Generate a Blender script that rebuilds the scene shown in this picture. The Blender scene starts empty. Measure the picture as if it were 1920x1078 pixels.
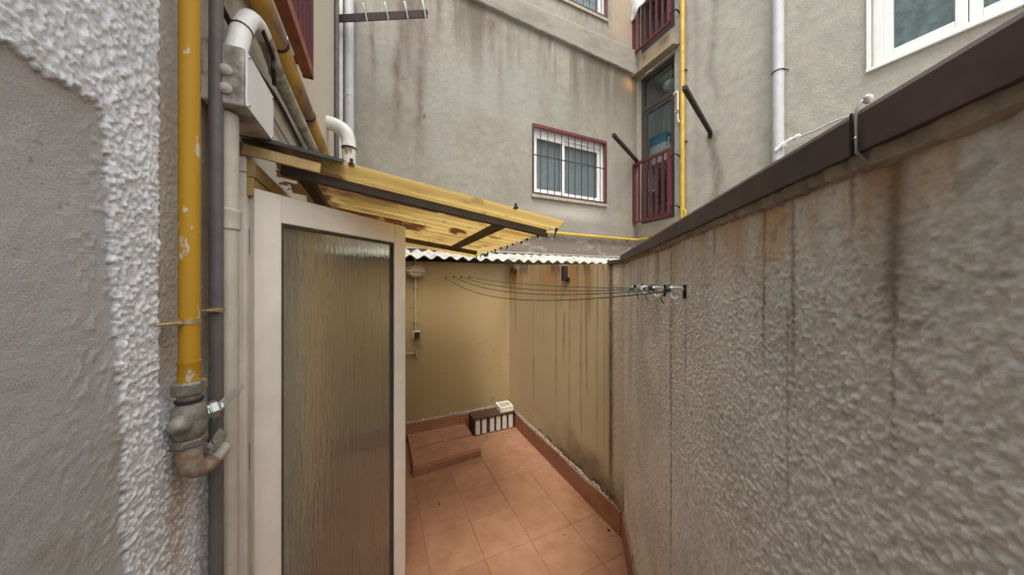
import bpy, bmesh, math, random
import numpy as np
from mathutils import Vector, Matrix

random.seed(7)
R = math.radians
scene = bpy.context.scene
col = scene.collection

# ------------------------------------------------------------------ camera
YAW = 24.46
cam = bpy.data.cameras.new('camera')
cam_o = bpy.data.objects.new('camera', cam)
col.objects.link(cam_o)
cam_o.location = (0, 0, 1.75)
cam_o.rotation_euler = (R(90), 0, R(-YAW))
cam.sensor_width = 36
cam.lens = 36 * 555 / 1920
cam.shift_y = -9 / 1920
cam.clip_start = 0.01
cam.clip_end = 400
scene.camera = cam_o

# ------------------------------------------------------------------ sky, sun, exposure
world = bpy.data.worlds.new('World')
scene.world = world
world.use_nodes = True
wn, wl = world.node_tree.nodes, world.node_tree.links
bg = wn['Background']
sky = wn.new('ShaderNodeTexSky')
sky.sky_type = 'NISHITA'
sky.sun_disc = False
SUN_DIR = Vector((-.30, -.83, 2.1)).normalized()      # behind the camera, high
sky.sun_elevation = math.asin(SUN_DIR.z)
sky.sun_rotation = math.atan2(SUN_DIR.x, SUN_DIR.y)
sky.dust_density = 4.0
hs = wn.new('ShaderNodeHueSaturation')          # overcast: the blue is mostly gone
hs.inputs['Saturation'].default_value = 0.22
wl.new(sky.outputs[0], hs.inputs['Color'])
wl.new(hs.outputs[0], bg.inputs['Color'])
bg.inputs['Strength'].default_value = 0.15
sun = bpy.data.lights.new('sun', 'SUN')
sun.energy = 0.65
sun.angle = R(14)
sun.color = (1.0, 0.96, 0.9)
sun_o = bpy.data.objects.new('sun', sun)
col.objects.link(sun_o)
sun_o.rotation_euler = SUN_DIR.to_track_quat('Z', 'Y').to_euler()
sun_o.location = (0, 0, 12)
scene.view_settings.view_transform = 'Standard'
scene.view_settings.look = 'None'
scene.view_settings.gamma = 1
scene.view_settings.use_curve_mapping = False
scene.view_settings.exposure = 1.68
scene.render.engine = 'CYCLES'
scene.cycles.use_denoising = True
scene.cycles.max_bounces = 10
scene.cycles.transparent_max_bounces = 12
scene.cycles.sample_clamp_indirect = 6

# ------------------------------------------------------------------ numpy noise
def _h(i, j, s):
    n = (i.astype(np.int64) * 374761393 + j.astype(np.int64) * 668265263 + s * 974634777) & 0xFFFFFFFF
    n = ((n ^ (n >> 13)) * 1274126177) & 0xFFFFFFFF
    n = ((n ^ (n >> 16)) * 2246822519) & 0xFFFFFFFF
    return ((n ^ (n >> 15)) & 0xFFFFFF) / float(0xFFFFFF)

def vn(x, y, s=0):
    x = np.asarray(x, float); y = np.asarray(y, float)
    xi, yi = np.floor(x), np.floor(y)
    fx, fy = x - xi, y - yi
    fx = fx * fx * (3 - 2 * fx); fy = fy * fy * (3 - 2 * fy)
    a, b = _h(xi, yi, s), _h(xi + 1, yi, s)
    c, d = _h(xi, yi + 1, s), _h(xi + 1, yi + 1, s)
    return (a * (1 - fx) + b * fx) * (1 - fy) + (c * (1 - fx) + d * fx) * fy

def fbm(x, y, s=0, o=4):
    t, amp, tot = 0, 1.0, 0
    for k in range(o):
        t = t + amp * vn(x * 2 ** k + 17.3 * k, y * 2 ** k - 9.1 * k, s + k)
        tot += amp; amp *= 0.5
    return t / tot

def sst(a, b, x):
    t = np.clip((x - a) / (b - a), 0, 1)
    return t * t * (3 - 2 * t)

def blend(C, c, m):
    m = np.clip(m, 0, 1)[:, None]
    return C * (1 - m) + np.array(c)[None, :] * m

def drip(u, z, u0, w, top, end, s=0, fade=0.35):
    """mask of one runny stain: starts at height top, dies out at height end"""
    wob = (vn(z * 2.5, z * 0 + u0 * 31, s) - .5) * w * 1.6
    ww = w * (.6 + .8 * vn(z * 5, z * 0 + u0 * 7, s + 3))
    m = np.exp(-((u - u0 - wob) / ww) ** 2)
    f = sst(end, end + fade, z) * sst(top + .04, top - .02, z)
    return m * f * (.45 + .55 * vn(z * 14, u * 30, s + 5))

# ------------------------------------------------------------------ materials
MATS = {}
def mat(name, color=(.5, .5, .5), rough=.6, metal=0, noise=0.0, nscale=20, bump=0.0, bscale=60, col2=None, thr=None,
        stretch=(1, 1, 1), spec=.4):
    if name in MATS: return MATS[name]
    m = bpy.data.materials.new(name); m.use_nodes = True
    n, l = m.node_tree.nodes, m.node_tree.links
    p = n['Principled BSDF']
    p.inputs['Base Color'].default_value = (*color, 1)
    p.inputs['Roughness'].default_value = rough
    p.inputs['Metallic'].default_value = metal
    p.inputs['Specular IOR Level'].default_value = spec
    tc = n.new('ShaderNodeTexCoord'); mp = n.new('ShaderNodeMapping')
    mp.inputs['Scale'].default_value = stretch
    l.new(tc.outputs['Object'], mp.inputs['Vector'])
    if noise or col2:
        t = n.new('ShaderNodeTexNoise'); t.inputs['Scale'].default_value = nscale; t.inputs['Detail'].default_value = 6
        t.inputs['Roughness'].default_value = .62
        l.new(mp.outputs[0], t.inputs['Vector'])
        r = n.new('ShaderNodeValToRGB')
        if col2 is None:
            r.color_ramp.elements[0].color = (*[c * (1 - noise) for c in color], 1)
            r.color_ramp.elements[1].color = (*[min(1, c * (1 + noise)) for c in color], 1)
            r.color_ramp.elements[0].position = .3; r.color_ramp.elements[1].position = .7
        else:
            r.color_ramp.elements[0].color = (*color, 1); r.color_ramp.elements[1].color = (*col2, 1)
            a, b = thr or (.45, .6)
            r.color_ramp.elements[0].position = a; r.color_ramp.elements[1].position = b
        l.new(t.outputs['Fac'], r.inputs['Fac']); l.new(r.outputs[0], p.inputs['Base Color'])
    if bump:
        t2 = n.new('ShaderNodeTexNoise'); t2.inputs['Scale'].default_value = bscale; t2.inputs['Detail'].default_value = 4
        l.new(mp.outputs[0], t2.inputs['Vector'])
        b = n.new('ShaderNodeBump'); b.inputs['Strength'].default_value = bump; b.inputs['Distance'].default_value = .004
        l.new(t2.outputs['Fac'], b.inputs['Height']); l.new(b.outputs[0], p.inputs['Normal'])
    MATS[name] = m
    return m

def wallmat(name, fine=120, amt=.12, bump=.35, dist=.004, rough=.92, grit=0):
    """plaster whose paint, dirt and runs come from the mesh's own colour layer, broken up by fine grain"""
    m = bpy.data.materials.new(name); m.use_nodes = True
    n, l = m.node_tree.nodes, m.node_tree.links
    p = n['Principled BSDF']; p.inputs['Roughness'].default_value = rough
    p.inputs['Specular IOR Level'].default_value = .2
    at = n.new('ShaderNodeAttribute'); at.attribute_name = 'Col'
    tc = n.new('ShaderNodeTexCoord')
    t = n.new('ShaderNodeTexNoise'); t.inputs['Scale'].default_value = fine; t.inputs['Detail'].default_value = 5
    t.inputs['Roughness'].default_value = .7
    l.new(tc.outputs['Object'], t.inputs['Vector'])
    mr = n.new('ShaderNodeMapRange'); mr.inputs['From Min'].default_value = .3; mr.inputs['From Max'].default_value = .7
    mr.inputs['To Min'].default_value = 1 - amt; mr.inputs['To Max'].default_value = 1 + amt
    l.new(t.outputs['Fac'], mr.inputs['Value'])
    mx = n.new('ShaderNodeMix'); mx.data_type = 'RGBA'; mx.blend_type = 'MULTIPLY'; mx.inputs[0].default_value = 1
    l.new(at.outputs['Color'], mx.inputs[6]); l.new(mr.outputs[0], mx.inputs[7])
    l.new(mx.outputs[2], p.inputs['Base Color'])
    b = n.new('ShaderNodeBump'); b.inputs['Strength'].default_value = bump; b.inputs['Distance'].default_value = dist
    l.new(t.outputs['Fac'], b.inputs['Height'])
    if grit:      # sharp-edged grains thrown on with the render
        v = n.new('ShaderNodeTexVoronoi'); v.inputs['Scale'].default_value = 130; v.inputs['Randomness'].default_value = 1
        l.new(tc.outputs['Object'], v.inputs['Vector'])
        b2 = n.new('ShaderNodeBump'); b2.invert = True; b2.inputs['Strength'].default_value = grit; b2.inputs['Distance'].default_value = .006
        l.new(v.outputs['Distance'], b2.inputs['Height']); l.new(b2.outputs[0], b.inputs['Normal'])
    l.new(b.outputs[0], p.inputs['Normal'])
    return m

def windowglass(name, tint=(.75, .8, .8), refl=.9):
    m = bpy.data.materials.new(name); m.use_nodes = True
    n, l = m.node_tree.nodes, m.node_tree.links
    n.remove(n['Principled BSDF'])
    tr = n.new('ShaderNodeBsdfTransparent'); tr.inputs[0].default_value = (*tint, 1)
    gl = n.new('ShaderNodeBsdfGlossy'); gl.inputs['Roughness'].default_value = .03
    lw = n.new('ShaderNodeLayerWeight'); lw.inputs[0].default_value = .35
    pw = n.new('ShaderNodeMath'); pw.operation = 'POWER'; pw.inputs[1].default_value = 3
    fr = n.new('ShaderNodeMapRange'); fr.inputs['To Min'].default_value = .05; fr.inputs['To Max'].default_value = .7
    l.new(lw.outputs['Facing'], pw.inputs[0]); l.new(pw.outputs[0], fr.inputs['Value'])
    mx = n.new('ShaderNodeMixShader')
    l.new(fr.outputs[0], mx.inputs[0]); l.new(tr.outputs[0], mx.inputs[1]); l.new(gl.outputs[0], mx.inputs[2])
    l.new(mx.outputs[0], n['Material Output'].inputs[0])
    return m

M_STUCCO = wallmat('rough_white_stucco', 260, .18, .8, .003)
M_ROUGH = wallmat('rough_grey_stucco', 240, .14, .4, .002, grit=.22)
M_FACADE = wallmat('weathered_facade_render', 60, .14, .8, .008)
M_PAINT = wallmat('cream_wall_paint', 90, .06, .2, .003)
M_WIN = windowglass('window_glass')
M_WINDARK = windowglass('tinted_window_glass', (.55, .6, .6))
M_WHITE = mat('white_frame_paint', (.72, .71, .68), .45, noise=.06, nscale=9)
M_CREAMFRAME = mat('cream_door_paint', (.76, .70, .61), .5, noise=.10, nscale=5, bump=.06)
M_PVC = mat('white_pvc', (.66, .65, .61), .45, noise=.14, nscale=14)
M_TAN = mat('beige_drain_paint', (.50, .45, .37), .6, noise=.12, nscale=10)
M_PVCDIRTY = mat('grimy_pvc', (.42, .39, .34), .65, noise=.3, nscale=12, col2=(.13, .105, .085), thr=(.44, .64))
M_MOULD = mat('mouldy_grey_pipe', (.45, .44, .38), .75, col2=(.12, .12, .08), thr=(.42, .66), nscale=9)
M_GREYPIPE = mat('dark_grey_pipe', (.12, .108, .102), .6, noise=.18, nscale=18, bump=.1)
M_DOWN = mat('pale_grey_downpipe', (.42, .42, .42), .5, noise=.1, nscale=7)
M_YEL = mat('yellow_gas_paint', (.44, .235, .018), .6, nscale=36, col2=(.50, .45, .34), thr=(.60, .625), stretch=(1, 1, .45), bump=.12, spec=.2)
M_YELCLEAN = mat('clean_yellow_gas_paint', (.47, .31, .035), .5, noise=.2, nscale=12)
M_YELOLD = mat('rusty_yellow_duct_paint', (.55, .34, .05), .6, nscale=6, col2=(.20, .12, .08), thr=(.48, .62), stretch=(1, .4, 1))
M_RED = mat('dark_red_paint', (.10, .018, .022), .6, noise=.25, nscale=20)
M_BLACKRED = mat('dark_grille_paint', (.06, .03, .035), .5, noise=.2, nscale=20)
M_RUSTBEAM = mat('rust_red_beam', (.24, .085, .05), .75, noise=.3, nscale=14, bump=.2)
M_IRON = mat('dark_iron', (.040, .026, .024), .75, noise=.3, nscale=25, spec=.15)
M_COPING = mat('brown_coping_paint', (.088, .061, .054), .6, noise=.35, nscale=7, bump=.05, bscale=30)
M_STEEL = mat('grey_steel', (.35, .35, .33), .4, metal=.7, noise=.2, nscale=20)
M_BRASS = mat('dull_brass', (.42, .33, .17), .45, metal=.6, noise=.25, nscale=30)
M_CAST = mat('dirty_cast_metal', (.30, .27, .22), .6, metal=.3, col2=(.15, .135, .115), thr=(.40, .62), nscale=34, bump=.06)
M_ORANGE = mat('rusty_orange_metal', (.25, .15, .085), .7, col2=(.34, .31, .26), thr=(.40, .62), nscale=40, bump=.08)
M_BEIGE = mat('beige_plug', (.62, .50, .36), .6, noise=.2, nscale=40)
M_PALEPLUG = mat('pale_grey_plug', (.42, .42, .39), .6, noise=.3, nscale=30, col2=(.52, .36, .2), thr=(.5, .6))
M_BEAM = mat('dark_canopy_steel', (.070, .056, .043), .6, noise=.3, nscale=12, spec=.2)
M_TIMBER = mat('weathered_yellow_timber', (.42, .29, .12), .8, noise=.3, nscale=8, bump=.2, stretch=(1, .2, 1))
M_FELT = mat('black_roofing_felt', (.03, .03, .03), .85, noise=.3, nscale=20, bump=.4)
M_FIBRO = mat('white_corrugated_sheet', (.37, .355, .31), .8, noise=.3, nscale=7, bump=.12, bscale=80)
M_MORTAR = mat('tile_mortar', (.27, .14, .085), .95, noise=.2, nscale=30)
M_GROUND = mat('concrete_ground', (.25, .24, .22), .95, noise=.2, nscale=3)
M_CEMENT = mat('dirty_cement', (.30, .26, .2), .95, noise=.4, nscale=30, bump=.5)
M_BROWNBOX = mat('brown_bench_paint', (.065, .032, .022), .5, noise=.2, nscale=10)
M_SLAT = mat('white_slat_paint', (.62, .58, .50), .5, noise=.12, nscale=15)
M_POLY = mat('white_foam', (.70, .66, .55), .85, noise=.1, nscale=30)
M_LAMP = mat('old_lamp_casing', (.42, .38, .28), .5, noise=.15, nscale=20)
M_LAMPGLASS = mat('prismatic_lamp_glass', (.40, .33, .2), .25, noise=.15, nscale=50)
M_CORD = mat('green_cord', (.02, .055, .035), .6)
M_PLASTIC = mat('white_hook_plastic', (.72, .72, .70), .35)
M_CLOTH = mat('pale_cloth', (.62, .62, .60), .9, col2=(.42, .42, .42), thr=(.5, .56), nscale=9)
M_CURTAIN = mat('grey_blind', (.46, .47, .48), .8, noise=.06, nscale=5)
M_ROOM = mat('room_wall', (.72, .72, .70), .9)
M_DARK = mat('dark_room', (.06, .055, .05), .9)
M_LITTER = mat('brown_litter', (.09, .06, .04), .95, noise=.5, nscale=40)
M_TEAL = mat('teal_box', (.02, .26, .36), .5)
M_BROWNDOOR = mat('brown_door_frame', (.055, .045, .038), .5, noise=.15, nscale=10)
M_GREENISH = mat('painted_green_reflection', (.17, .22, .19), .9, noise=.75, nscale=11)  # mottled green painted as foliage mirrored in the white window
M_CABLE = mat('grey_cable', (.33, .33, .32), .6)
M_GREEN = mat('dark_green_plastic', (.02, .10, .07), .4)

# floor tile: terracotta, each a little different
def tilemat(name, c1, c2):
    m = bpy.data.materials.new(name); m.use_nodes = True
    n, l = m.node_tree.nodes, m.node_tree.links
    p = n['Principled BSDF']; p.inputs['Roughness'].default_value = .55; p.inputs['Specular IOR Level'].default_value = .35
    oi = n.new('ShaderNodeObjectInfo'); tc = n.new('ShaderNodeTexCoord')
    geo = n.new('ShaderNodeNewGeometry')
    t = n.new('ShaderNodeTexNoise'); t.inputs['Scale'].default_value = 7; t.inputs['Detail'].default_value = 7
    t.inputs['Roughness'].default_value = .65
    l.new(geo.outputs['Position'], t.inputs['Vector'])
    r = n.new('ShaderNodeValToRGB'); r.color_ramp.elements[0].position = .3; r.color_ramp.elements[1].position = .72
    r.color_ramp.elements[0].color = (*c1, 1); r.color_ramp.elements[1].color = (*c2, 1)
    l.new(t.outputs['Fac'], r.inputs[0])
    mr = n.new('ShaderNodeMapRange'); mr.inputs['To Min'].default_value = .92; mr.inputs['To Max'].default_value = 1.07
    l.new(oi.outputs['Random'], mr.inputs['Value'])
    mx = n.new('ShaderNodeMix'); mx.data_type = 'RGBA'; mx.blend_type = 'MULTIPLY'; mx.inputs[0].default_value = 1
    l.new(r.outputs[0], mx.inputs[6]); l.new(mr.outputs[0], mx.inputs[7])
    t3 = n.new('ShaderNodeTexNoise'); t3.inputs['Scale'].default_value = 120; t3.inputs['Detail'].default_value = 3
    l.new(geo.outputs['Position'], t3.inputs['Vector'])
    m2 = n.new('ShaderNodeMapRange'); m2.inputs['From Min'].default_value = .3; m2.inputs['From Max'].default_value = .7
    m2.inputs['To Min'].default_value = .9; m2.inputs['To Max'].default_value = 1.08
    l.new(t3.outputs['Fac'], m2.inputs['Value'])
    mx2 = n.new('ShaderNodeMix'); mx2.data_type = 'RGBA'; mx2.blend_type = 'MULTIPLY'; mx2.inputs[0].default_value = 1
    l.new(mx.outputs[2], mx2.inputs[6]); l.new(m2.outputs[0], mx2.inputs[7])
    l.new(mx2.outputs[2], p.inputs['Base Color'])
    b = n.new('ShaderNodeBump'); b.inputs['Strength'].default_value = .12; b.inputs['Distance'].default_value = .003
    l.new(t.outputs['Fac'], b.inputs['Height']); l.new(b.outputs[0], p.inputs['Normal'])
    return m
M_TILE = tilemat('terracotta_tile', (.26, .12, .06), (.37, .195, .118))
M_SKIRT = tilemat('terracotta_skirting', (.26, .11, .06), (.36, .17, .10))

# textured door glass: vertical ripples, lets light through blurred
def rippleglass():
    m = bpy.data.materials.new('rippled_door_glass'); m.use_nodes = True
    n, l = m.node_tree.nodes, m.node_tree.links
    p = n['Principled BSDF']
    p.inputs['Base Color'].default_value = (.92, .92, .80, 1)
    p.inputs['Transmission Weight'].default_value = .95
    p.inputs['Roughness'].default_value = .10
    p.inputs['IOR'].default_value = 1.18
    tc = n.new('ShaderNodeTexCoord'); mp = n.new('ShaderNodeMapping')
    mp.inputs['Scale'].default_value = (62, 62, 5)
    l.new(tc.outputs['Object'], mp.inputs['Vector'])
    t = n.new('ShaderNodeTexNoise'); t.inputs['Scale'].default_value = 1; t.inputs['Detail'].default_value = 4
    t.inputs['Distortion'].default_value = 1.2
    l.new(mp.outputs[0], t.inputs['Vector'])
    b = n.new('ShaderNodeBump'); b.inputs['Strength'].default_value = .8; b.inputs['Distance'].default_value = .006
    l.new(t.outputs['Fac'], b.inputs['Height']); l.new(b.outputs[0], p.inputs['Normal'])
    return m
M_RIPPLE = rippleglass()

# yellowed translucent plastic, with the dirt that lies on it (mesh colour layer: dirt amount in red)
def sheetmat():
    m = bpy.data.materials.new('yellowed_translucent_sheet'); m.use_nodes = True
    n, l = m.node_tree.nodes, m.node_tree.links
    n.remove(n['Principled BSDF'])
    at = n.new('ShaderNodeAttribute'); at.attribute_name = 'Col'
    tl = n.new('ShaderNodeBsdfTranslucent'); df = n.new('ShaderNodeBsdfDiffuse'); gl = n.new('ShaderNodeBsdfGlossy')
    gl.inputs['Roughness'].default_value = .35
    l.new(at.outputs['Color'], tl.inputs[0]); l.new(at.outputs['Color'], df.inputs[0])
    m1 = n.new('ShaderNodeMixShader'); m1.inputs[0].default_value = .3
    l.new(tl.outputs[0], m1.inputs[1]); l.new(df.outputs[0], m1.inputs[2])
    m2 = n.new('ShaderNodeMixShader'); m2.inputs[0].default_value = .05
    l.new(m1.outputs[0], m2.inputs[1]); l.new(gl.outputs[0], m2.inputs[2])
    l.new(m2.outputs[0], n['Material Output'].inputs[0])
    return m
M_SHEET = sheetmat()

# ------------------------------------------------------------------ object helpers
ORG = {}
def tag(o, label=None, cat=None, group=None, kind=None):
    if label: o['label'] = label
    if cat: o['category'] = cat
    if group: o['group'] = group
    if kind: o['kind'] = kind
    return o

def thing(name, loc, label, cat, group=None):
    o = bpy.data.objects.new(name, None); col.objects.link(o)
    o.empty_display_size = .1
    o.location = loc; ORG[o] = Vector(loc)
    return tag(o, label, cat, group)

def link(name, me, m, parent=None, org=None, smooth=False):
    """mesh given in world coordinates; stored about its own origin, parented without moving"""
    o = bpy.data.objects.new(name, me); col.objects.link(o)
    n = len(me.vertices); co = np.empty(n * 3); me.vertices.foreach_get('co', co); co = co.reshape(-1, 3)
    if org is None:
        lo, hi = co.min(0), co.max(0)
        org = ((lo[0] + hi[0]) / 2, (lo[1] + hi[1]) / 2, lo[2])
    org = Vector([float(v) for v in org])
    co -= np.array(org)[None, :]
    me.vertices.foreach_set('co', co.ravel())
    if smooth: me.polygons.foreach_set('use_smooth', [True] * len(me.polygons))
    me.update()
    if m: me.materials.append(m)
    ORG[o] = org
    if parent is not None:
        o.parent = parent; o.location = org - ORG[parent]
    else:
        o.location = org
    return o

class MB:
    def __init__(s): s.v, s.f = [], []
    def add(s, vs, fs):
        k = len(s.v); s.v += [tuple(v) for v in vs]; s.f += [tuple(i + k for i in f) for f in fs]
    def box(s, lo, hi, fr=None):
        """box in plain or frame coordinates (fr maps u, depth, z to the world)"""
        (a, b, c), (d, e, f) = lo, hi
        p = [(a, b, c), (d, b, c), (d, e, c), (a, e, c), (a, b, f), (d, b, f), (d, e, f), (a, e, f)]
        if fr: p = [fr(*q) for q in p]
        s.add(p, [(0, 3, 2, 1), (4, 5, 6, 7), (0, 1, 5, 4), (1, 2, 6, 5), (2, 3, 7, 6), (3, 0, 4, 7)])
        return s
    def bar(s, p, q, w, h, up=(0, 0, 1)):
        p, q = Vector(p), Vector(q); d = (q - p).normalized()
        x = d.cross(Vector(up)).normalized() * (w / 2); y = x.cross(d).normalized() * (h / 2)
        vs = [p - x - y, p + x - y, p + x + y, p - x + y, q - x - y, q + x - y, q + x + y, q - x + y]
        s.add(vs, [(0, 1, 2, 3), (7, 6, 5, 4), (0, 4, 5, 1), (1, 5, 6, 2), (2, 6, 7, 3), (3, 7, 4, 0)])
        return s
    def tube(s, pts, r, seg=14, caps=True):
        pts = [Vector(p) for p in pts]; rs = r if isinstance(r, (list, tuple)) else [r] * len(pts)
        n = len(pts); rings = []
        t0 = (pts[1] - pts[0]).normalized()
        ref = Vector((0, 0, 1)) if abs(t0.z) < .9 else Vector((1, 0, 0))
        x = t0.cross(ref).normalized()
        for i in range(n):
            t = ((pts[min(i + 1, n - 1)] - pts[i]).normalized() + (pts[i] - pts[max(i - 1, 0)]).normalized()).normalized()
            x = (x - t * x.dot(t)).normalized(); y = t.cross(x)
            rings.append([pts[i] + (x * math.cos(2 * math.pi * k / seg) + y * math.sin(2 * math.pi * k / seg)) * rs[i] for k in range(seg)])
        vs = [v for rg in rings for v in rg]; fs = []
        for i in range(n - 1):
            for k in range(seg):
                a, b = i * seg + k, i * seg + (k + 1) % seg
                fs.append((a, b, b + seg, a + seg))
        if caps:
            fs.append(tuple(range(seg - 1, -1, -1))); fs.append(tuple((n - 1) * seg + k for k in range(seg)))
        s.add(vs, fs); return s
    def lathe(s, c, axis, prof, seg=18):
        """prof: list of (distance along the axis, radius)"""
        d = Vector(axis).normalized(); c = Vector(c)
        return s.tube([c + d * t for t, _ in prof], [max(r, .0004) for _, r in prof], seg)
    def prism(s, poly, axis):
        n = len(poly); ax = Vector(axis)
        vs = [Vector(p) for p in poly] + [Vector(p) + ax for p in poly]
        s.add(vs, [tuple(range(n - 1, -1, -1)), tuple(range(n, 2 * n))] + [(i, (i + 1) % n, n + (i + 1) % n, n + i) for i in range(n)])
        return s
    def build(s, name, m, parent=None, smooth=False, bevel=0):
        me = bpy.data.meshes.new(name)
        me.from_pydata(s.v, [], s.f)
        bm = bmesh.new(); bm.from_mesh(me)
        bmesh.ops.recalc_face_normals(bm, faces=bm.faces)
        bm.to_mesh(me); bm.free()
        o = link(name, me, m, parent)
        if smooth:
            me.polygons.foreach_set('use_smooth', [True] * len(me.polygons))
            try: me.set_sharp_from_angle(angle=R(40))
            except Exception: pass
        if bevel:
            b = o.modifiers.new('bevel', 'BEVEL'); b.width = bevel; b.segments = 2; b.limit_method = 'ANGLE'
        return o

def curve(pts, n=8):
    """smooth polyline through pts (Catmull-Rom)"""
    p = [Vector(q) for q in pts]; out = []
    for i in range(len(p) - 1):
        a, b, c, d = p[max(i - 1, 0)], p[i], p[i + 1], p[min(i + 2, len(p) - 1)]
        for k in range(n):
            t = k / n
            out.append(.5 * ((2 * b) + (c - a) * t + (2 * a - 5 * b + 4 * c - d) * t * t + (3 * b - a - 3 * c + d) * t ** 3))
    out.append(p[-1]); return out

def frame(o, u, n):
    o, u, n = Vector(o), Vector(u), Vector(n)
    return lambda a, d, z: o + u * a + n * d + Vector((0, 0, z))

def axis_steps(parts):
    """parts: (start, end, step) runs joined into one rising list of positions"""
    out = []
    for a, b, s in parts:
        k = max(1, int(round((b - a) / s)))
        out += list(np.linspace(a, b, k + 1))[(1 if out else 0):]
    return np.array(out)

def wallgrid(name, m, parent, fr, us, zs, colf, dispf=None, holes=(), reveal=.14, thick=.2, topf=None):
    """a wall as one fine sheet with relief, openings with their reveals, and a rim that gives it its thickness"""
    U, Z = np.meshgrid(us, zs); u, z = U.ravel(), Z.ravel()
    nu, nz = len(us), len(zs)
    d = dispf(u, z) if dispf is not None else np.zeros_like(u)
    zz = topf(u, z) if topf is not None else z
    o, eu, en = np.array(fr(0, 0, 0)), np.array(fr(1, 0, 0)) - np.array(fr(0, 0, 0)), np.array(fr(0, 1, 0)) - np.array(fr(0, 0, 0))
    P = o[None] + u[:, None] * eu[None] + d[:, None] * en[None]; P[:, 2] += zz
    C = colf(u, zz)
    cu, cz = (us[:-1] + us[1:]) / 2, (zs[:-1] + zs[1:]) / 2
    CU, CZ = np.meshgrid(cu, cz); keep = np.ones(CU.shape, bool)
    for (a, b, lo, hi) in holes: keep &= ~((CU > a) & (CU < b) & (CZ > lo) & (CZ < hi))
    J, I = np.nonzero(keep)
    k = J * nu + I
    F = np.stack([k, k + 1, k + 1 + nu, k + nu], 1)
    ex_v, ex_f, ex_c = [], [], []
    def quad(pts, c):
        b = len(P) + len(ex_v); ex_v.extend([list(fr(*q)) for q in pts]); ex_f.append([b, b + 1, b + 2, b + 3]); ex_c.extend([c] * 4)
    for (a, b, lo, hi) in holes:
        c = list(np.median(C, 0) * .95)
        D = -reveal
        quad([(a, 0, lo), (b, 0, lo), (b, D, lo), (a, D, lo)], c); quad([(a, 0, hi), (a, D, hi), (b, D, hi), (b, 0, hi)], c)
        quad([(a, 0, lo), (a, D, lo), (a, D, hi), (a, 0, hi)], c); quad([(b, 0, lo), (b, 0, hi), (b, D, hi), (b, D, lo)], c)
    c = list(np.median(C, 0) * .9); a, b, lo, hi = us[0], us[-1], zs[0], zs[-1]
    tl = topf(np.array([a]), np.array([hi]))[0] if topf is not None else hi
    tr = topf(np.array([b]), np.array([hi]))[0] if topf is not None else hi
    T = -thick
    quad([(a, 0, tl), (b, 0, tr), (b, T, tr), (a, T, tl)], c)
    quad([(a, 0, lo), (a, 0, tl), (a, T, tl), (a, T, lo)], c); quad([(b, 0, lo), (b, T, lo), (b, T, tr), (b, 0, tr)], c)
    if thick < .16:
        quad([(a, T, lo), (a, T, tl), (b, T, tr), (b, T, lo)], c)
    V = np.vstack([P, np.array(ex_v)]); F = np.vstack([F, np.array(ex_f)])
    A = np.ones((len(V), 4)); A[:, :3] = np.vstack([C, np.array(ex_c)])
    me = bpy.data.meshes.new(name)
    me.vertices.add(len(V)); me.vertices.foreach_set('co', V.ravel())
    me.loops.add(F.size); me.loops.foreach_set('vertex_index', F.ravel().astype(np.int32))
    me.polygons.add(len(F)); me.polygons.foreach_set('loop_start', np.arange(0, F.size, 4, dtype=np.int32))
    me.polygons.foreach_set('loop_total', np.full(len(F), 4, np.int32))
    me.update(calc_edges=True); me.validate()
    at = me.color_attributes.new('Col', 'FLOAT_COLOR', 'POINT'); at.data.foreach_set('color', A.ravel().astype(np.float32))
    ob = link(name, me, m, parent, org=fr((us[0] + us[-1]) / 2, 0, zs[0]))
    me.polygons.foreach_set('use_smooth', np.concatenate([np.ones(len(F) - len(ex_f), bool), np.zeros(len(ex_f), bool)]))
    return ob

# wall frames: u along the wall, depth positive into the yard
F_LEFT = frame((-.43, 0, 0), (0, 1, 0), (1, 0, 0))
F_REAR = frame((0, 3.968, 0), (1, 0, 0), (0, -1, 0))
F_RIGHT = frame((4.31, 0, 0), (0, 1, 0), (-1, 0, 0))
F_BACK = frame((0, 3.46, 0), (1, 0, 0), (0, -1, 0))
F_SIDE = frame((1.54, 0, 0), (0, 1, 0), (-1, 0, 0))
F_ROUGH = frame((1.5419, 1.5289, 0), (-.5951, -.8038, 0), (-.8038, .5951, 0))
TOP = 7.1
TOP_LEFT = 5.12

# ================================================================== SETTING: ground and floor
g = MB(); g.add([(-60, -60, -.07), (60, -60, -.07), (60, 60, -.07), (-60, 60, -.07)], [(0, 1, 2, 3)])
tag(g.build('ground', M_GROUND), kind='structure')
fl = MB().box((-.43, -.6, -.06), (1.66, 3.46, -.006)).build('floor', M_MORTAR)
tag(fl, kind='structure')

tile_mesh = {}
def tile_me(w, h, t, key):
    if key in tile_mesh: return tile_mesh[key]
    b = .0012; m = MB(); x, y = w / 2, h / 2
    m.add([(-x, -y, -t), (x, -y, -t), (x, y, -t), (-x, y, -t), (-x, -y, -b), (x, -y, -b), (x, y, -b), (-x, y, -b),
           (-x + b, -y + b, 0), (x - b, -y + b, 0), (x - b, y - b, 0), (-x + b, y - b, 0)],
          [(0, 3, 2, 1), (0, 1, 5, 4), (1, 2, 6, 5), (2, 3, 7, 6), (3, 0, 4, 7), (4, 5, 9, 8), (5, 6, 10, 9), (6, 7, 11, 10), (7, 4, 8, 11), (8, 9, 10, 11)])
    me = bpy.data.meshes.new('tile'); me.from_pydata(m.v, [], m.f); me.materials.append(M_TILE); me.update()
    tile_mesh[key] = me
    return me
ga = [-.43, -.369, -.039, .291, .621, .951, 1.281, 1.54]
gb = [-.203, .127, .457, .787, 1.117, 1.447, 1.777, 2.107, 2.437, 2.767, 3.097, 3.427, 3.46]
def wall_a(b): return 1.5419 + (b - 1.5289) * (.5951 / .8038)
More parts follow.
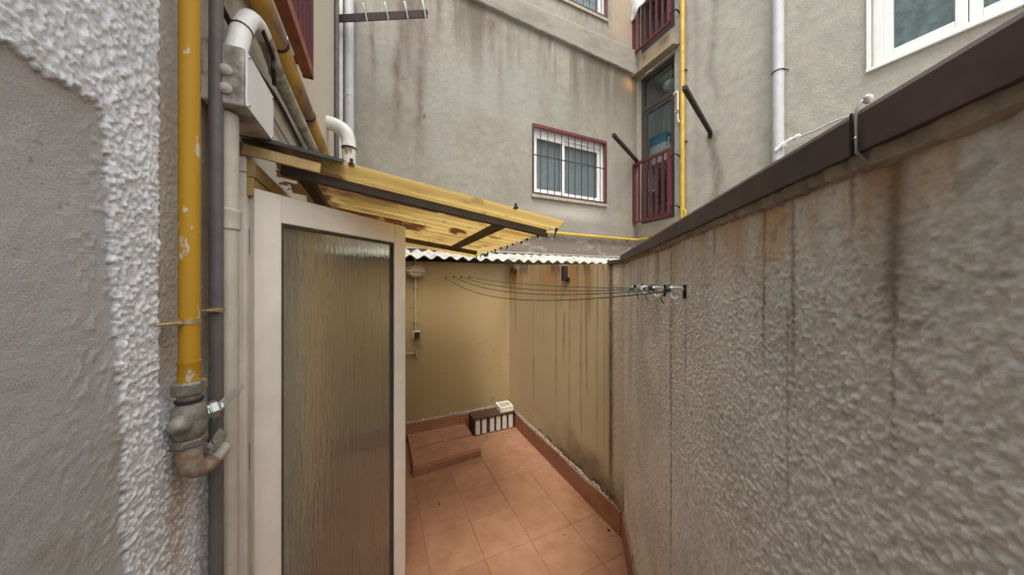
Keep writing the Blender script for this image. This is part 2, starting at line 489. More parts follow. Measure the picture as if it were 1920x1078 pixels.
for i in range(len(ga) - 1):
    for j in range(len(gb) - 1):
        a0, a1, b0, b1 = ga[i], ga[i + 1], gb[j], gb[j + 1]
        if b1 < 1.53 and a0 > wall_a(b1) + .02: continue
        w, h = a1 - a0 - .0018, b1 - b0 - .0018
        o = bpy.data.objects.new('tile', tile_me(w, h, .006, (round(w, 3), round(h, 3)))); col.objects.link(o)
        o.parent = fl
        o.location = Vector(((a0 + a1) / 2, (b0 + b1) / 2, random.uniform(-.0008, .0006))) - ORG[fl]
        o.rotation_euler = (random.uniform(-.0012, .0012), random.uniform(-.0012, .0012), random.uniform(-.002, .002))

# ================================================================== LEFT BUILDING (white stucco, pipes, door)
lb = thing('apartment_building', (-.43, 1.4, 0), 'white rough stuccoed building beside the yellow gas pipe, with the glazed door', 'building')
PIPE_B = .9377
def left_col(u, z):
    C = np.tile(np.array((.74, .75, .765)), (len(u), 1))
    C *= (.9 + .2 * fbm(u * 7, z * 7, 11))[:, None]
    C *= (.80 + .38 * fbm(u * 150, z * 150, 41, 2))[:, None]  # shades the stucco relief in colour, pits darker and grain tops lighter
    nich = niche_mask(u, z)
    C = blend(C, (.44, .435, .415), nich * .95)
    C = blend(C, (.34, .28, .21), nich * sst(.62, .75, fbm(u * 9, z * 9, 5)) * .5)
    C = blend(C, (.12, .10, .08), nich * sst(.93, .97, vn(u * 70, z * 130, 8)) * .6 * sst(1.2, 2.2, z))
    C = blend(C, (.36, .30, .26), nich * sst(1.86, 2.04, z) * .5)
    # bare render beside the pipes
    strip = sst(.895, .915, u + .012 * (fbm(u * 30, z * 30, 3) - .5))
    C = blend(C, (.50, .43, .34), strip * sst(1.45, 1.6, z) * (.65 + .35 * fbm(u * 20, z * 20, 4)))
    C = blend(C, (.17, .13, .10), np.exp(-((u - .902 - .006 * vn(z * 20, z * 0, 6)) / .008) ** 2) * sst(1.40, 1.5, z) * .7)
    # rust under the valve
    C = blend(C, (.36, .22, .12), np.exp(-((u - .955) / .045) ** 2) * sst(.95, 1.2, z) * sst(1.40, 1.28, z) * .6 * (.5 + .7 * fbm(u * 25, z * 12, 9)))
    # upper facade: cream with grime
    up = sst(2.35, 2.75, z + .3 * (fbm(u * 4, z * 4, 2) - .5)) * sst(1.1, 1.3, u)
    C = blend(C, (.58, .52, .42), up)
    C = blend(C, (.12, .12, .09), up * sst(.52, .72, fbm(u * 5, z * 9, 21)) * .75 * sst(3.0, 2.5, z))
    # yard side, painted cream
    yard = sst(1.9, 2.0, u) * sst(2.3, 2.25, z)
    C = blend(C, (.62, .54, .40), yard)
    return C
def niche_mask(u, z):
    n2 = .020 * (fbm(u * 110, z * 110, 31, 2) - .5)
    e = .760 + (2.045 - z) * .058 + n2 + .012 * (vn(z * 7, z * 0, 32) - .5)
    t = 2.05 + n2 - .5 * np.clip(u - .735, 0, .03) ** 2 / .03
    return sst(.003, -.003, u - e) * sst(.003, -.003, z - t)
def left_disp(u, z):
    n = niche_mask(u, z)
    near = sst(1.45, 1.25, u)
    f = fbm(u * 150, z * 150, 41, 2); r = fbm(u * 60, z * 60, 45, 2)
    s = .0052 * np.clip(f - .38, 0, 1) / .5 + .0018 * r
    flat = .0015 * fbm(u * 60, z * 60, 47, 3) + .0015 * sst(.60, .9, vn(u * 85, z * 95, 48)) * sst(.64, .76, u) + .004 * (fbm(u * 6, z * 6, 49) - .5)
    strip = sst(.89, .92, u) * sst(1.4, 1.5, z)
    rough = s * (1 - .55 * strip) - .010 * strip
    return near * (rough * (1 - n) + (flat - .004) * n) + (1 - near) * (.004 * fbm(u * 30, z * 30, 50))
us = axis_steps([(-2.5, .3, .1), (.3, .5, .02), (.5, 1.215, .0026), (1.215, 1.36, .012), (1.36, 2.12, .04), (2.12, 3.968, .03)])
zs = axis_steps([(-.02, .62, .04), (.62, .98, .008), (.98, 2.1, .0028), (2.1, 3.0, .0040), (3.0, 4.6, .04), (4.6, TOP_LEFT, .1)])
zs = np.unique(np.append(zs, [2.13, 3.02, 4.1]))
us = np.unique(np.append(us, [1.02, 1.90]))
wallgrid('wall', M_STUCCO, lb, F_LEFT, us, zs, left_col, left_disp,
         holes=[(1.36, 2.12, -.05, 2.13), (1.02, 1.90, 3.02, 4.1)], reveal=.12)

# dark hallway behind the doorway
h = MB()
P = lambda u, d, z: F_LEFT(u, d, z)
def roombox(fr, u0, u1, d0, d1, z0, z1, name, m, parent):
    q = MB(); p = [fr(u0, d0, z0), fr(u1, d0, z0), fr(u1, d1, z0), fr(u0, d1, z0), fr(u0, d0, z1), fr(u1, d0, z1), fr(u1, d1, z1), fr(u0, d1, z1)]
    q.add(p, [(0, 1, 2, 3), (4, 7, 6, 5), (1, 5, 6, 2), (3, 2, 6, 7), (0, 3, 7, 4)])
    return q.build(name, m, parent)
roombox(F_LEFT, 1.0, 2.5, -.125, -1.6, -.02, 2.3, 'hallway', M_ROOM, lb)

# door frame (casing on the wall) and the open leaf
df = MB()
df.box((1.292, -.03, 0), (1.357, .022, 2.125), F_LEFT)
df.box((2.123, -.03, 0), (2.18, .022, 2.125), F_LEFT)
df.box((1.292, -.03, 2.128), (2.18, .022, 2.18), F_LEFT)
df.build('door_frame', M_CREAMFRAME, lb, bevel=.003)
HX, HY = -.402, 1.318
du = Vector((.5621 - .023, .542, 0)).normalized(); dn = Vector((du.y, -du.x, 0))
F_DOOR = frame((HX, HY, 0), du, dn)
DW, DH = .765, 2.078
door = MB().box((.0, -.02, .012), (.088, .02, DH), F_DOOR).build('door', M_CREAMFRAME, lb, bevel=.004)   # hinge stile
MB().box((DW - .088, -.02, .012), (DW, .02, DH), F_DOOR).build('stile', M_CREAMFRAME, door, bevel=.004)
MB().box((.0885, -.0195, DH - .105), (DW - .0885, .0195, DH - .0005), F_DOOR).build('top_rail', M_CREAMFRAME, door, bevel=.004)
MB().box((.0885, -.0195, .0125), (DW - .0885, .0195, .10), F_DOOR).build('bottom_rail', M_CREAMFRAME, door, bevel=.004)
bead = MB()
u0, u1, z0, z1 =   .089, DW - .089, .101, DH - .106
for (a, b, c, d) in ((u0, u0 + .010, z0, z1), (u1 - .010, u1, z0, z1), (u0 + .0105, u1 - .0105, z1 - .010, z1), (u0 + .0105, u1 - .0105, z0, z0 + .010)):
    bead.box((a, -.012, c), (b, .013, d), F_DOOR)
bead.build('glazing_bead', M_BEAM, door)
MB().box((u0 + .004, -.003, z0 + .004), (u1 - .004, .003, z1 - .004), F_DOOR).build('pane', M_RIPPLE, door)
for zz in (.3, 1.1, 1.85): MB().tube([F_DOOR(-.004, -.012, zz), F_DOOR(-.004, -.012, zz + .09)], .008, 10).build('hinge', M_STEEL, door, smooth=True)

# red grille window on the left building
wl_ = MB()
for (a, b, c, d) in ((1.02, 1.07, 3.02, 4.1), (1.85, 1.90, 3.02, 4.1), (1.0702, 1.8498, 3.02, 3.07), (1.0702, 1.8498, 4.05, 4.1), (1.435, 1.485, 3.0702, 4.0498)):
    wl_.box((a, -.11, c), (b, -.06, d), F_LEFT)
win = wl_.build('window', M_WHITE, lb)
MB().box((1.07, -.09, 3.07), (1.85, -.085, 4.05), F_LEFT).build('pane', M_WINDARK, win)
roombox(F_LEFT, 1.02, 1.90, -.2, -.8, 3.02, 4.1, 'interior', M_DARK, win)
gr = MB()
gr.bar(F_LEFT(.86, .075, 2.89), F_LEFT(1.985, .075, 2.93), .05, .055)
grille = gr.build('window_grille', M_RUSTBEAM, lb)
for k in range(12):
    u = .92 + k * .095
    MB().box((u, .066, 2.935), (u + .018, .084, 4.15), F_LEFT).build('bar', M_RED, grille)
MB().box((1.985, .05, 2.9), (2.0, .1, 4.15), F_LEFT).build('bar', M_RED, grille)
MB().box((.86, .06, 4.152), (1.99, .09, 4.19), F_LEFT).build('rail', M_RED, grille)
for zz in (2.95, 4.0): MB().box((1.95, -.005, zz), (1.975, .066, zz + .03), F_LEFT).build('bracket', M_RED, grille)

# ================================================================== REAR BUILDING
rb = thing('apartment_building', (1.9, 3.968, 0), 'stained beige rendered building behind the yard, with the barred window and sloping ledge', 'building')
W1 = (2.143, 3.56, 3.10, 4.155); W2 = (2.2, 3.58, 6.27, 7.0)
def ledge_z(a): return 5.635 - (a - 1.1) * .0525
def rear_col(u, z):
    C = np.tile(np.array((.235, .216, .175)), (len(u), 1))
    C *= (.84 + .32 * fbm(u * 1.6, z * 1.3, 61))[:, None]
    C *= (.84 + .32 * fbm(u * 18, z * 13, 62))[:, None]
    C = blend(C, (.265, .255, .225), sst(.5, .7, fbm(u * 1.2 + 4, z * .9, 63)) * .5)
    # runs below the ledge
    lz = ledge_z(u); below = z < lz + .02
    run = sst(.42, .75, fbm(u * 5.5, z * .35, 64)) * sst(lz - 1.2 - .8 * vn(u * 3, u * 0, 65), lz, z) * below
    C = blend(C, (.115, .095, .07), run * .9)
    fine = sst(.5, .8, fbm(u * 22, z * .8, 66)) * sst(lz - 1.0, lz, z) * below
    C = blend(C, (.12, .095, .07), fine * .7)
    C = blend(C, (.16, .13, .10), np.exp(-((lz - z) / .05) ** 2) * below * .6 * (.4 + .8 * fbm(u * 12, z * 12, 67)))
    for (u0, w, t, e, s) in ((.22, .06, 5.4, 3.2, 1), (.50, .07, 5.4, 3.1, 2), (.36, .03, 5.2, 4.0, 3), (-.05, .03, 5.0, 3.8, 4), (.75, .05, 5.5, 4.6, 5), (1.05, .10, 5.5, 4.7, 6), (1.45, .08, 5.5, 4.5, 12)):
        C = blend(C, (.13, .095, .075), drip(u, z, u0, w, t, e, s, 1.0))
    for (u0, z0, r) in ((.52, 4.03, .03), (.55, 3.9, .02), (.30, 4.3, .03), (.5, 3.3, .02), (3.06, 5.27, .02), (3.07, 5.16, .025), (2.85, 5.15, .018), (3.05, 5.22, .012)):
        C = blend(C, (.10, .08, .06), np.exp(-(((u - u0) / r) ** 2 + ((z - z0) / (r * 1.6)) ** 2)) * sst(.5, .7, fbm(u * 95, z * 60, 68)) * 1.2)
    # window surroundings and right corner
    C = blend(C, (.18, .135, .09), sst(3.75, 4.25, u) * (.3 + .5 * fbm(u * 5, z * 1.2, 69)) * sst(6, 5, z) * .8)
    C = blend(C, (.45, .28, .13), np.exp(-(((u - 4.15) / .16) ** 2 + ((z - 5.32) / .12) ** 2)) * .8)
    C = blend(C, (.2, .175, .14), np.exp(-(((u - 3.83) / .13) ** 2 + ((z - 3.7) / .5) ** 2)) * .5)
    C = blend(C, (.42, .39, .34), np.exp(-(((u - 2.8) / .7) ** 2 + ((z - 2.86) / .12) ** 2)) * .7)
    C = blend(C, (.26, .21, .17), sst(.5, .75, fbm(u * 12, z * 1.5, 70)) * np.exp(-((z - 3.03) / .06) ** 2) * sst(2.1, 2.2, u) * sst(3.6, 3.5, u))
    C = blend(C, (.22, .2, .175), np.exp(-((z - 2.70) / .08) ** 2) * .45 * sst(2.0, 2.6, u))
    # upper window runs
    C = blend(C, (.36, .30, .26), sst(.45, .7, fbm(u * 18, z * .8, 72)) * sst(6.0, 6.25, z) * sst(6.3, 6.27, z) * .6)
    # bare cement plinth
    e = 2.47 + .10 * (fbm(u * 9, u * 0, 73) - .5) + .05 * (fbm(u * 40, z * 40, 74) - .5)
    C = blend(C, (.165, .135, .105), sst(e + .012, e - .012, z) * (.8 + .2 * fbm(u * 9, z * 9, 75)))
    C = blend(C, (.30, .27, .22), sst(e + .012, e - .012, z) * sst(.60, .68, fbm(u * 8, z * 14, 76)) * .6)
    return C
def rear_disp(u, z):
    d = .006 * fbm(u * 8, z * 8, 81) + .004 * fbm(u * 30, z * 30, 82)
    lz = ledge_z(u) + .03 * (fbm(u * 10, u * 0, 83) - .5)
    le = sst(lz - .012, lz + .012, z) * sst(5.95 + .01, 5.95 - .03, z + .02 * fbm(u * 6, u * 0, 84))
    return d + .05 * le
us = axis_steps([(-.43, .6, .02), (.6, 2.143, .022), (2.143, 3.56, .022), (3.56, 4.31, .02)])
zs = axis_steps([(-.02, 2.0, .2), (2.0, 3.10, .016), (3.10, 4.155, .022), (4.155, 5.38, .02), (5.38, 5.66, .012), (5.66, 6.27, .018), (6.27, 7.0, .05), (7.0, TOP, .05)])
us = np.unique(np.append(us, [2.2, 3.58]))
def rear_lcol(u, z):
    C = rear_col(u, z)
    lz = ledge_z(u)
    le = sst(lz - .01, lz + .02, z) * sst(5.97, 5.93, z)
    C = blend(C, (.25, .22, .18), le * (.7 + .3 * fbm(u * 7, z * 7, 90)))
    C = blend(C, (.11, .095, .08), le * sst(.45, .8, fbm(u * 3, z * 9, 91)) * .35)
    C = blend(C, (.36, .26, .16), sst(5.95, 6.1, z) * sst(3.62, 3.75, u) * .6)
    return C
wallgrid('wall', M_FACADE, rb, F_REAR, us, zs, rear_lcol, rear_disp, holes=[W1, W2], reveal=.16)

def sliding_window(fr, W, parent, mid, grille_bars=True, sillm=M_CEMENT):
    u0, u1, z0, z1 = W
    f = MB(); t = .05
    for (a, b, c, d) in ((u0, u0 + t, z0, z1), (u1 - t, u1, z0, z1), (u0 + t + .0005, u1 - t - .0005, z1 - .11, z1), (u0 + t + .0005, u1 - t - .0005, z0, z0 + .05)):
        f.box((a, -.11, c), (b, -.05, d), fr)
    w = f.build('window', M_WHITE, parent, bevel=.003)
    for (a, b, dd) in ((u0 + t, mid + .03, -.074), (mid - .03, u1 - t, -.1)):
        s = MB(); k = .055
        for (p, q, c, d) in ((a, a + k, z0 + .051, z1 - .111), (b - k, b, z0 + .051, z1 - .111), (a + k + .0005, b - k - .0005, z1 - .111 - k, z1 - .111), (a + k + .0005, b - k - .0005, z0 + .051, z0 + .051 + k)):
            s.box((p, dd, c), (q, dd + .022, d), fr)
        s.build('sash', M_WHITE, w, bevel=.002)
        MB().box((a + k - .004, dd + .008, z0 + .1), (b - k + .004, dd + .012, z1 - .16), fr).build('pane', M_WIN, w)
    MB().box((u0 + .002, -.15, z0 + .002), (u1 - .002, -.14, z1 - .002), fr).build('blind', M_CURTAIN, w)
    MB().box((u0 - .02, -.055, z0 - .055), (u1 + .03, .035, z0 - .001), fr).build('sill', sillm, w, bevel=.004)
    if grille_bars:
        gm = MB()
        gm.box((u0 - .005, .012, z1 - .045), (u1 + .012, .037, z1 + .003), fr)
        gl = gm.build('window_grille', M_RED, parent)
        MB().box((u1 - .022, .012, z0 + .021), (u1 + .012, .037, z1 - .0455), fr).build('side_bar', M_RED, gl)
        MB().box((u0 - .005, .012, z0 + .021), (u0 + .012, .037, z1 - .0455), fr).build('side_bar', M_BLACKRED, gl)
        MB().box((u0 - .005, .010, z0 + .0), (u1 + .012, .039, z0 + .0205), fr).build('rail', M_BLACKRED, gl)
        zm = z0 + .55 * (z1 - z0)
        MB().box((u0 + .012, .020, zm), (u1 - .022, .032, zm + .014), fr).build('rail', M_BLACKRED, gl)
        n = 11
        for k in range(1, n):
            u = u0 + (u1 - u0) * k / n
            MB().box((u - .005, .0205, z0 + .021), (u + .005, .0315, z1 - .0455), fr).build('bar', M_BLACKRED, gl)
    return w
sliding_window(F_REAR, W1, rb, 2.735)
sliding_window(F_REAR, W2, rb, 2.9)

# ================================================================== RIGHT BUILDING
sb = thing('apartment_building', (4.31, 1.5, 0), 'beige rendered building over the wall, with the red railed balcony doors and white window', 'building')
D1 = (3.215, 3.925, 2.79, 5.43); D2 = (3.215, 3.925, 5.83, 7.0); W3 = (.2, 1.16, 3.80, 4.95)
def right_col(u, z):
    C = np.tile(np.array((.36, .337, .28)), (len(u), 1))
    C *= (.88 + .24 * fbm(u * 1.5, z * 1.2, 101))[:, None]
    C *= (.86 + .28 * fbm(u * 16, z * 12, 102))[:, None]
    C = blend(C, (.33, .28, .25), sst(.46, .75, fbm(u * 4.5, z * .25, 103)) * .5 * sst(2.2, 2.7, u))
    for (u0, w, t, e, s, k) in ((2.60, .07, 3.86, 2.0, 1, .9), (2.62, .06, 9, 3.9, 2, .55), (2.85, .06, 9, 3.0, 3, .35), (3.02, .03, 6, 2.2, 4, .5), (2.30, .05, 9, 5.0, 5, .3)):
        C = blend(C, (.15, .125, .105), drip(u, z, u0, w, t, e, s, .8) * k)
    C = blend(C, (.40, .28, .15), sst(3.16, 3.3, u) * np.exp(-((z - 5.62) / .22) ** 2) * (.4 + .9 * fbm(u * 9, z * 5, 105)) * .9)
    C = blend(C, (.2, .16, .12), sst(3.16, 3.3, u) * np.exp(-((z - 5.73) / .08) ** 2) * sst(.4, .7, fbm(u * 14, z * 5, 106)))
    C = blend(C, (.27, .23, .18), sst(3.16, 3.25, u) * sst(2.85, 2.75, z) * (.5 + .6 * fbm(u * 10, z * 6, 107)))
    C = blend(C, (.5, .49, .46), sst(2.41, 2.39, z))
    C = blend(C, (.30, .26, .21), np.exp(-((z - 3.72) / .05) ** 2) * sst(1.25, 1.1, u) * (.3 + .9 * fbm(u * 9, z * 9, 108)) * .8)
    C = blend(C, (.33, .29, .24), np.exp(-(((u - 1.42) / .08) ** 2 + ((z - 3.82) / .10) ** 2)) * sst(.45, .62, fbm(u * 18, z * 18, 109)) * .8)
    C = blend(C, (.36, .32, .27), np.exp(-(((u - 1.5) / .5) ** 2 + ((z - 4.2) / .5) ** 2)) * sst(.55, .72, fbm(u * 9, z * 12, 110)) * .6)
    return C
us = axis_steps([(-2.5, .2, .1), (.2, 1.16, .02), (1.16, 3.215, .02), (3.215, 3.925, .02), (3.925, 3.968, .02)])
zs = axis_steps([(-.02, 2.2, .2), (2.2, 2.79, .02), (2.79, 3.80, .022), (3.80, 4.95, .022), (4.95, 5.43, .02), (5.43, 5.83, .02), (5.83, 7.0, .05), (7.0, TOP, .05)])
wallgrid('wall', M_FACADE, sb, F_RIGHT, us, zs, right_col, lambda u, z: .006 * fbm(u * 8, z * 8, 111) + .004 * fbm(u * 30, z * 30, 112), holes=[D1, D2, W3], reveal=.14)

def balcony_door(W, parent, lower):
    u0, u1, z0, z1 = W; fr = F_RIGHT
    zt = min(z0 + 2.02, z1 - .32)
    f = MB()
    for (a, b, c, d) in ((u0, u0 + .07, z0, z1), (u1 - .06, u1, z0, z1), (u0 + .0705, u1 - .0605, z1 - .07, z1), (u0 + .0705, u1 - .0605, zt, zt + .07), (u0 + .0705, u1 - .0605, z0, z0 + .09)):
        f.box((a, -.12, c), (b, -.06, d), fr)
    dr = f.build('balcony_door', M_BROWNDOOR, parent, bevel=.003)
    s = MB(); a, b, c, d = u0 + .072, u1 - .062, z0 + .0905, zt - .0005
    for (p, q, e, g_) in ((a, a + .05, c, d), (b - .05, b, c, d), (a + .0505, b - .0505, d - .06, d), (a + .0505, b - .0505, c, c + .07)):
        s.box((p, -.105, e), (q, -.07, g_), fr)
    s.build('sash', M_BROWNDOOR, dr, bevel=.003)
    MB().box((a + .045, -.09, c + .06), (b - .045, -.085, d - .055), fr).build('pane', M_WIN, dr)
    MB().box((u0 + .068, -.09, zt + .068), (u1 - .058, -.085, z1 - .068), fr).build('transom_pane', M_WIN, dr)
    roombox(fr, u0 - .2, u1 + .1, -.145, -.75, z0, z1 + .1, 'room', M_ROOM, dr)
    # railing in front of the opening
    zb, zr = z0 + .02, z0 + 1.09
    r = MB().box((u0 + .01, .085, zr - .045), (u1 + .04, .12, zr), fr)
    rail = r.build('balcony_railing', M_RED, parent)
    MB().box((u0 + .01, .085, zb), (u1 + .04, .12, zb + .03), fr).build('rail', M_RED, rail)
    MB().box((u0 + .0, .08, zb + .0305), (u0 + .045, .125, zr - .0455), fr).build('post', M_RED, rail)
    MB().box((u1 + .0, .08, zb + .0305), (u1 + .045, .125, zr - .0455), fr).build('post', M_RED, rail)
    for k in range(1, 6):
        u = u0 + .02 + (u1 - u0) * k / 6
        MB().box((u - .013, .09, zb + .0305), (u + .013, .115, zr - .0455), fr).build('bar', M_RED, rail)
    for zz in (zb + .13, zr - .14):
        MB().tube(curve([fr(u0 + .02, .10, zz), fr(u0 - .05, .105, zz + .01), fr(u0 - .085, .08, zz + .005), fr(u0 - .09, .0, zz - .02)], 5), .011, 8).build('bracket', M_IRON, rail, smooth=True)
    return dr
balcony_door(D1, sb, True); balcony_door(D2, sb, False)
ld = MB(); ld.prism([F_RIGHT(3.13, 0, 5.475), F_RIGHT(3.13, .16, 5.437), F_RIGHT(3.13, .16, 5.447), F_RIGHT(3.13, 0, 5.495)], (0, .83, 0))
ld.build('lintel_hood', M_CEMENT, sb)

f = MB(); u0, u1, z0, z1 = W3
for (a, b, c, d) in ((u0, u0 + .06, z0, z1), (u1 - .06, u1, z0, z1), (u0 + .0605, u1 - .0605, z0, z0 + .06), (u0 + .0605, u1 - .0605, z1 - .06, z1)):
    f.box((a, -.12, c), (b, -.05, d), F_RIGHT)
w3 = f.build('window', M_WHITE, sb, bevel=.004)
for (a, b) in ((.655, 1.0995), (.2605, .65)):
    s = MB(); k = .06
    for (p, q, c, d) in ((a, a + k, z0 + .0605, z1 - .0605), (b - k, b, z0 + .0605, z1 - .0605), (a + k + .0005, b - k - .0005, z0 + .0605, z0 + .12), (a + k + .0005, b - k - .0005, z1 - .12, z1 - .0605)):
        s.box((p, -.10, c), (q, -.055, d), F_RIGHT)
    s.build('sash', M_WHITE, w3, bevel=.004)
    MB().box((a + .055, -.082, z0 + .115), (b - .055, -.077, z1 - .115), F_RIGHT).build('pane', M_WIN, w3)
MB().box((u0 - .03, -.05, z0 - .03), (u1 + .025, .03, z0 - .001), F_RIGHT).build('sill', M_WHITE, w3, bevel=.003)
lin = MB()
for (a, b, c, d) in ((u1 - .002, u1 + .022, z0, z1 + .02),): lin.box((a, .0125, c), (b, .022, d), F_RIGHT)
lin.build('architrave', M_WHITE, w3)
MB().box((u0 + .002, -.15, z0 + .002), (u1 - .002, -.142, z1 - .002), F_RIGHT).build('reflection_panel', M_GREENISH, w3)  # added panel close behind the glass; its colour stands for reflected foliage

# ================================================================== YARD WALLS
def skirting(parent, fr, u0, u1, n, name='skirting_tile', h=.17):
    step = (u1 - u0) / n
    for k in range(n):
        a = u0 + k * step + .0015; b = a + step - .003
        hh = h + random.uniform(-.006, .006)
        MB().box((a, .0, .002), (b, .016 + random.uniform(0, .003), hh), fr).build(name, M_SKIRT, parent, bevel=.002)
    c = MB(); k = 0; uu = u0; top, bot = [], []
    N = int((u1 - u0) / .02)
    vs, fs = [], []
    for i in range(N + 1):
        u = u0 + (u1 - u0) * i / N
        hz = h + .004 + .018 * random.random(); dd = .012 + .008 * random.random()
        vs += [fr(u, -.01, h - .012), fr(u, dd, h - .012), fr(u, dd * .6, hz), fr(u, -.01, hz + .012)]
    for i in range(N):
        for j in range(3):
            a = i * 4 + j; fs.append((a, a + 1, a + 5, a + 4))
    c.add(vs, fs); c.build('cement_fillet', M_CEMENT, parent)

# back wall
bw = thing('yard_wall', (.55, 3.46, 0), 'smooth cream painted wall carrying the oval lamp and light switch', 'wall')
def back_col(u, z):
    C = np.tile(np.array((.345, .255, .122)), (len(u), 1)) * (.93 + .14 * fbm(u * 3, z * 3, 121))[:, None]
    C = blend(C, (.45, .33, .19), sst(1.1, 1.6, u) * sst(.45, .7, fbm(u * 6, z * 1.2, 122)) * .5)
    for (u0, w, t, e, s, k) in ((.30, .006, 1.86, .8, 1, .4), (.46, .005, 1.86, .5, 2, .4), (1.47, .012, 1.95, .6, 3, .6), (1.33, .006, 1.95, 1.0, 4, .3), (.28, .01, .35, .15, 5, .4)):
        C = blend(C, (.28, .17, .08), drip(u, z, u0, w, t, e, s, .6) * k)
    C = blend(C, (.30, .22, .14), sst(.30, .17, z) * sst(.45, .65, fbm(u * 12, z * 12, 123)) * .7)
    C = blend(C, (.16, .12, .08), sst(.90, .95, vn(u * 30, z * 30, 124)) * sst(.5, .6, vn(u * 3, z * 3, 127)) * .5)
    return C
wallgrid('wall', M_PAINT, bw, F_BACK, axis_steps([(-.43, 1.66, .012)]), axis_steps([(-.02, 1.99, .015)]), back_col,
         lambda u, z: .003 * fbm(u * 5, z * 5, 125), thick=.12)
skirting(bw, F_BACK, -.41, 1.53, 6, h=.2)

# side wall (smooth, rust runs) with the rough strip at its near end
sw = thing('yard_wall', (1.54, 2.5, 0), 'cream side wall streaked with long rust runs, below the corrugated roof edge', 'wall')
def side_col(u, z):
    C = np.tile(np.array((.51, .405, .25)), (len(u), 1)) * (.92 + .16 * fbm(u * 3, z * 2, 131))[:, None]
    top = 1.84
    C = blend(C, (.40, .21, .07), sst(1.35, 1.85, z) * sst(.30, .65, fbm(u * 9, z * .7, 132)) * .85)
    C = blend(C, (.13, .09, .05), sst(1.78, 1.9, z) * sst(.5, .68, fbm(u * 14, z * 3, 133)) * .8)
    for (u0, w, t, e, s, k) in ((2.827, .007, 2, .22, 1, 1), (2.60, .004, 2, 1.0, 2, .6), (2.385, .007, 2, .5, 3, 1), (2.36, .004, 2, .3, 9, .7), (2.243, .02, 1.48, .9, 4, .9), (2.165, .007, 1.75, .2, 5, .8),
                                (1.997, .007, 2, .3, 6, 1), (1.928, .012, 2, .7, 7, 1), (1.80, .006, 2, .25, 8, 1), (3.28, .015, 2, .9, 10, .8), (2.05, .025, 2, 1.5, 11, .9), (1.90, .02, 2, 1.3, 12, .8), (3.1, .03, 2, 1.6, 13, .7), (1.72, .006, 2, .3, 14, .6)):
        C = blend(C, (.24, .125, .045), drip(u, z, u0, w, t, e, s, .4) * k)
    # rough strip
    e = 1.672 + .012 * (fbm(z * 14, z * 0, 134) - .5)
    st = sst(e + .003, e - .003, u)
    C = blend(C, (.58, .49, .37), st)
    C = blend(C, (.115, .07, .035), st * np.exp(-((u - 1.644) / .024) ** 2) * (.7 + .4 * fbm(u * 30, z * 9, 135)) * sst(.1, .5, z))
    # mould at the foot
    C = blend(C, (.15, .11, .07), sst(.55, .2, z + .35 * (fbm(u * 6, z * 6, 136) - .5)) * sst(2.75, 1.9, u) * (.55 + .5 * fbm(u * 16, z * 16, 137)))
    C = blend(C, (.10, .075, .05), sst(.27, .18, z) * sst(.40, .6, fbm(u * 22, z * 22, 138)) * sst(3.0, 2.3, u))
    return C
def side_disp(u, z):
    e = 1.672 + .012 * (fbm(z * 14, z * 0, 134) - .5)
    st = sst(e + .004, e - .004, u)
    return .003 * fbm(u * 6, z * 6, 139) + st * (.006 + .007 * fbm(u * 85, z * 85, 140, 3)) - .01 * sst(.25, .17, z) * sst(.5, .6, fbm(u * 25, z * 25, 141)) * (u < 2.7)
wallgrid('wall', M_PAINT, sw, F_SIDE, axis_steps([(1.495, 1.70, .005), (1.70, 3.459, .009)]), axis_steps([(-.02, 1.88, .008)]), side_col, side_disp, thick=.12,
         topf=lambda u, z: z + (z / 1.88) * np.clip((u - 1.53) / 1.93, 0, 1) * .095)
skirting(sw, F_SIDE, 1.545, 3.445, 6)
cp = MB(); cp.box((1.50, -.14, 1.882), (1.672, .022, 1.912), F_SIDE)
cp.build('coping', M_COPING, sw, bevel=.003)

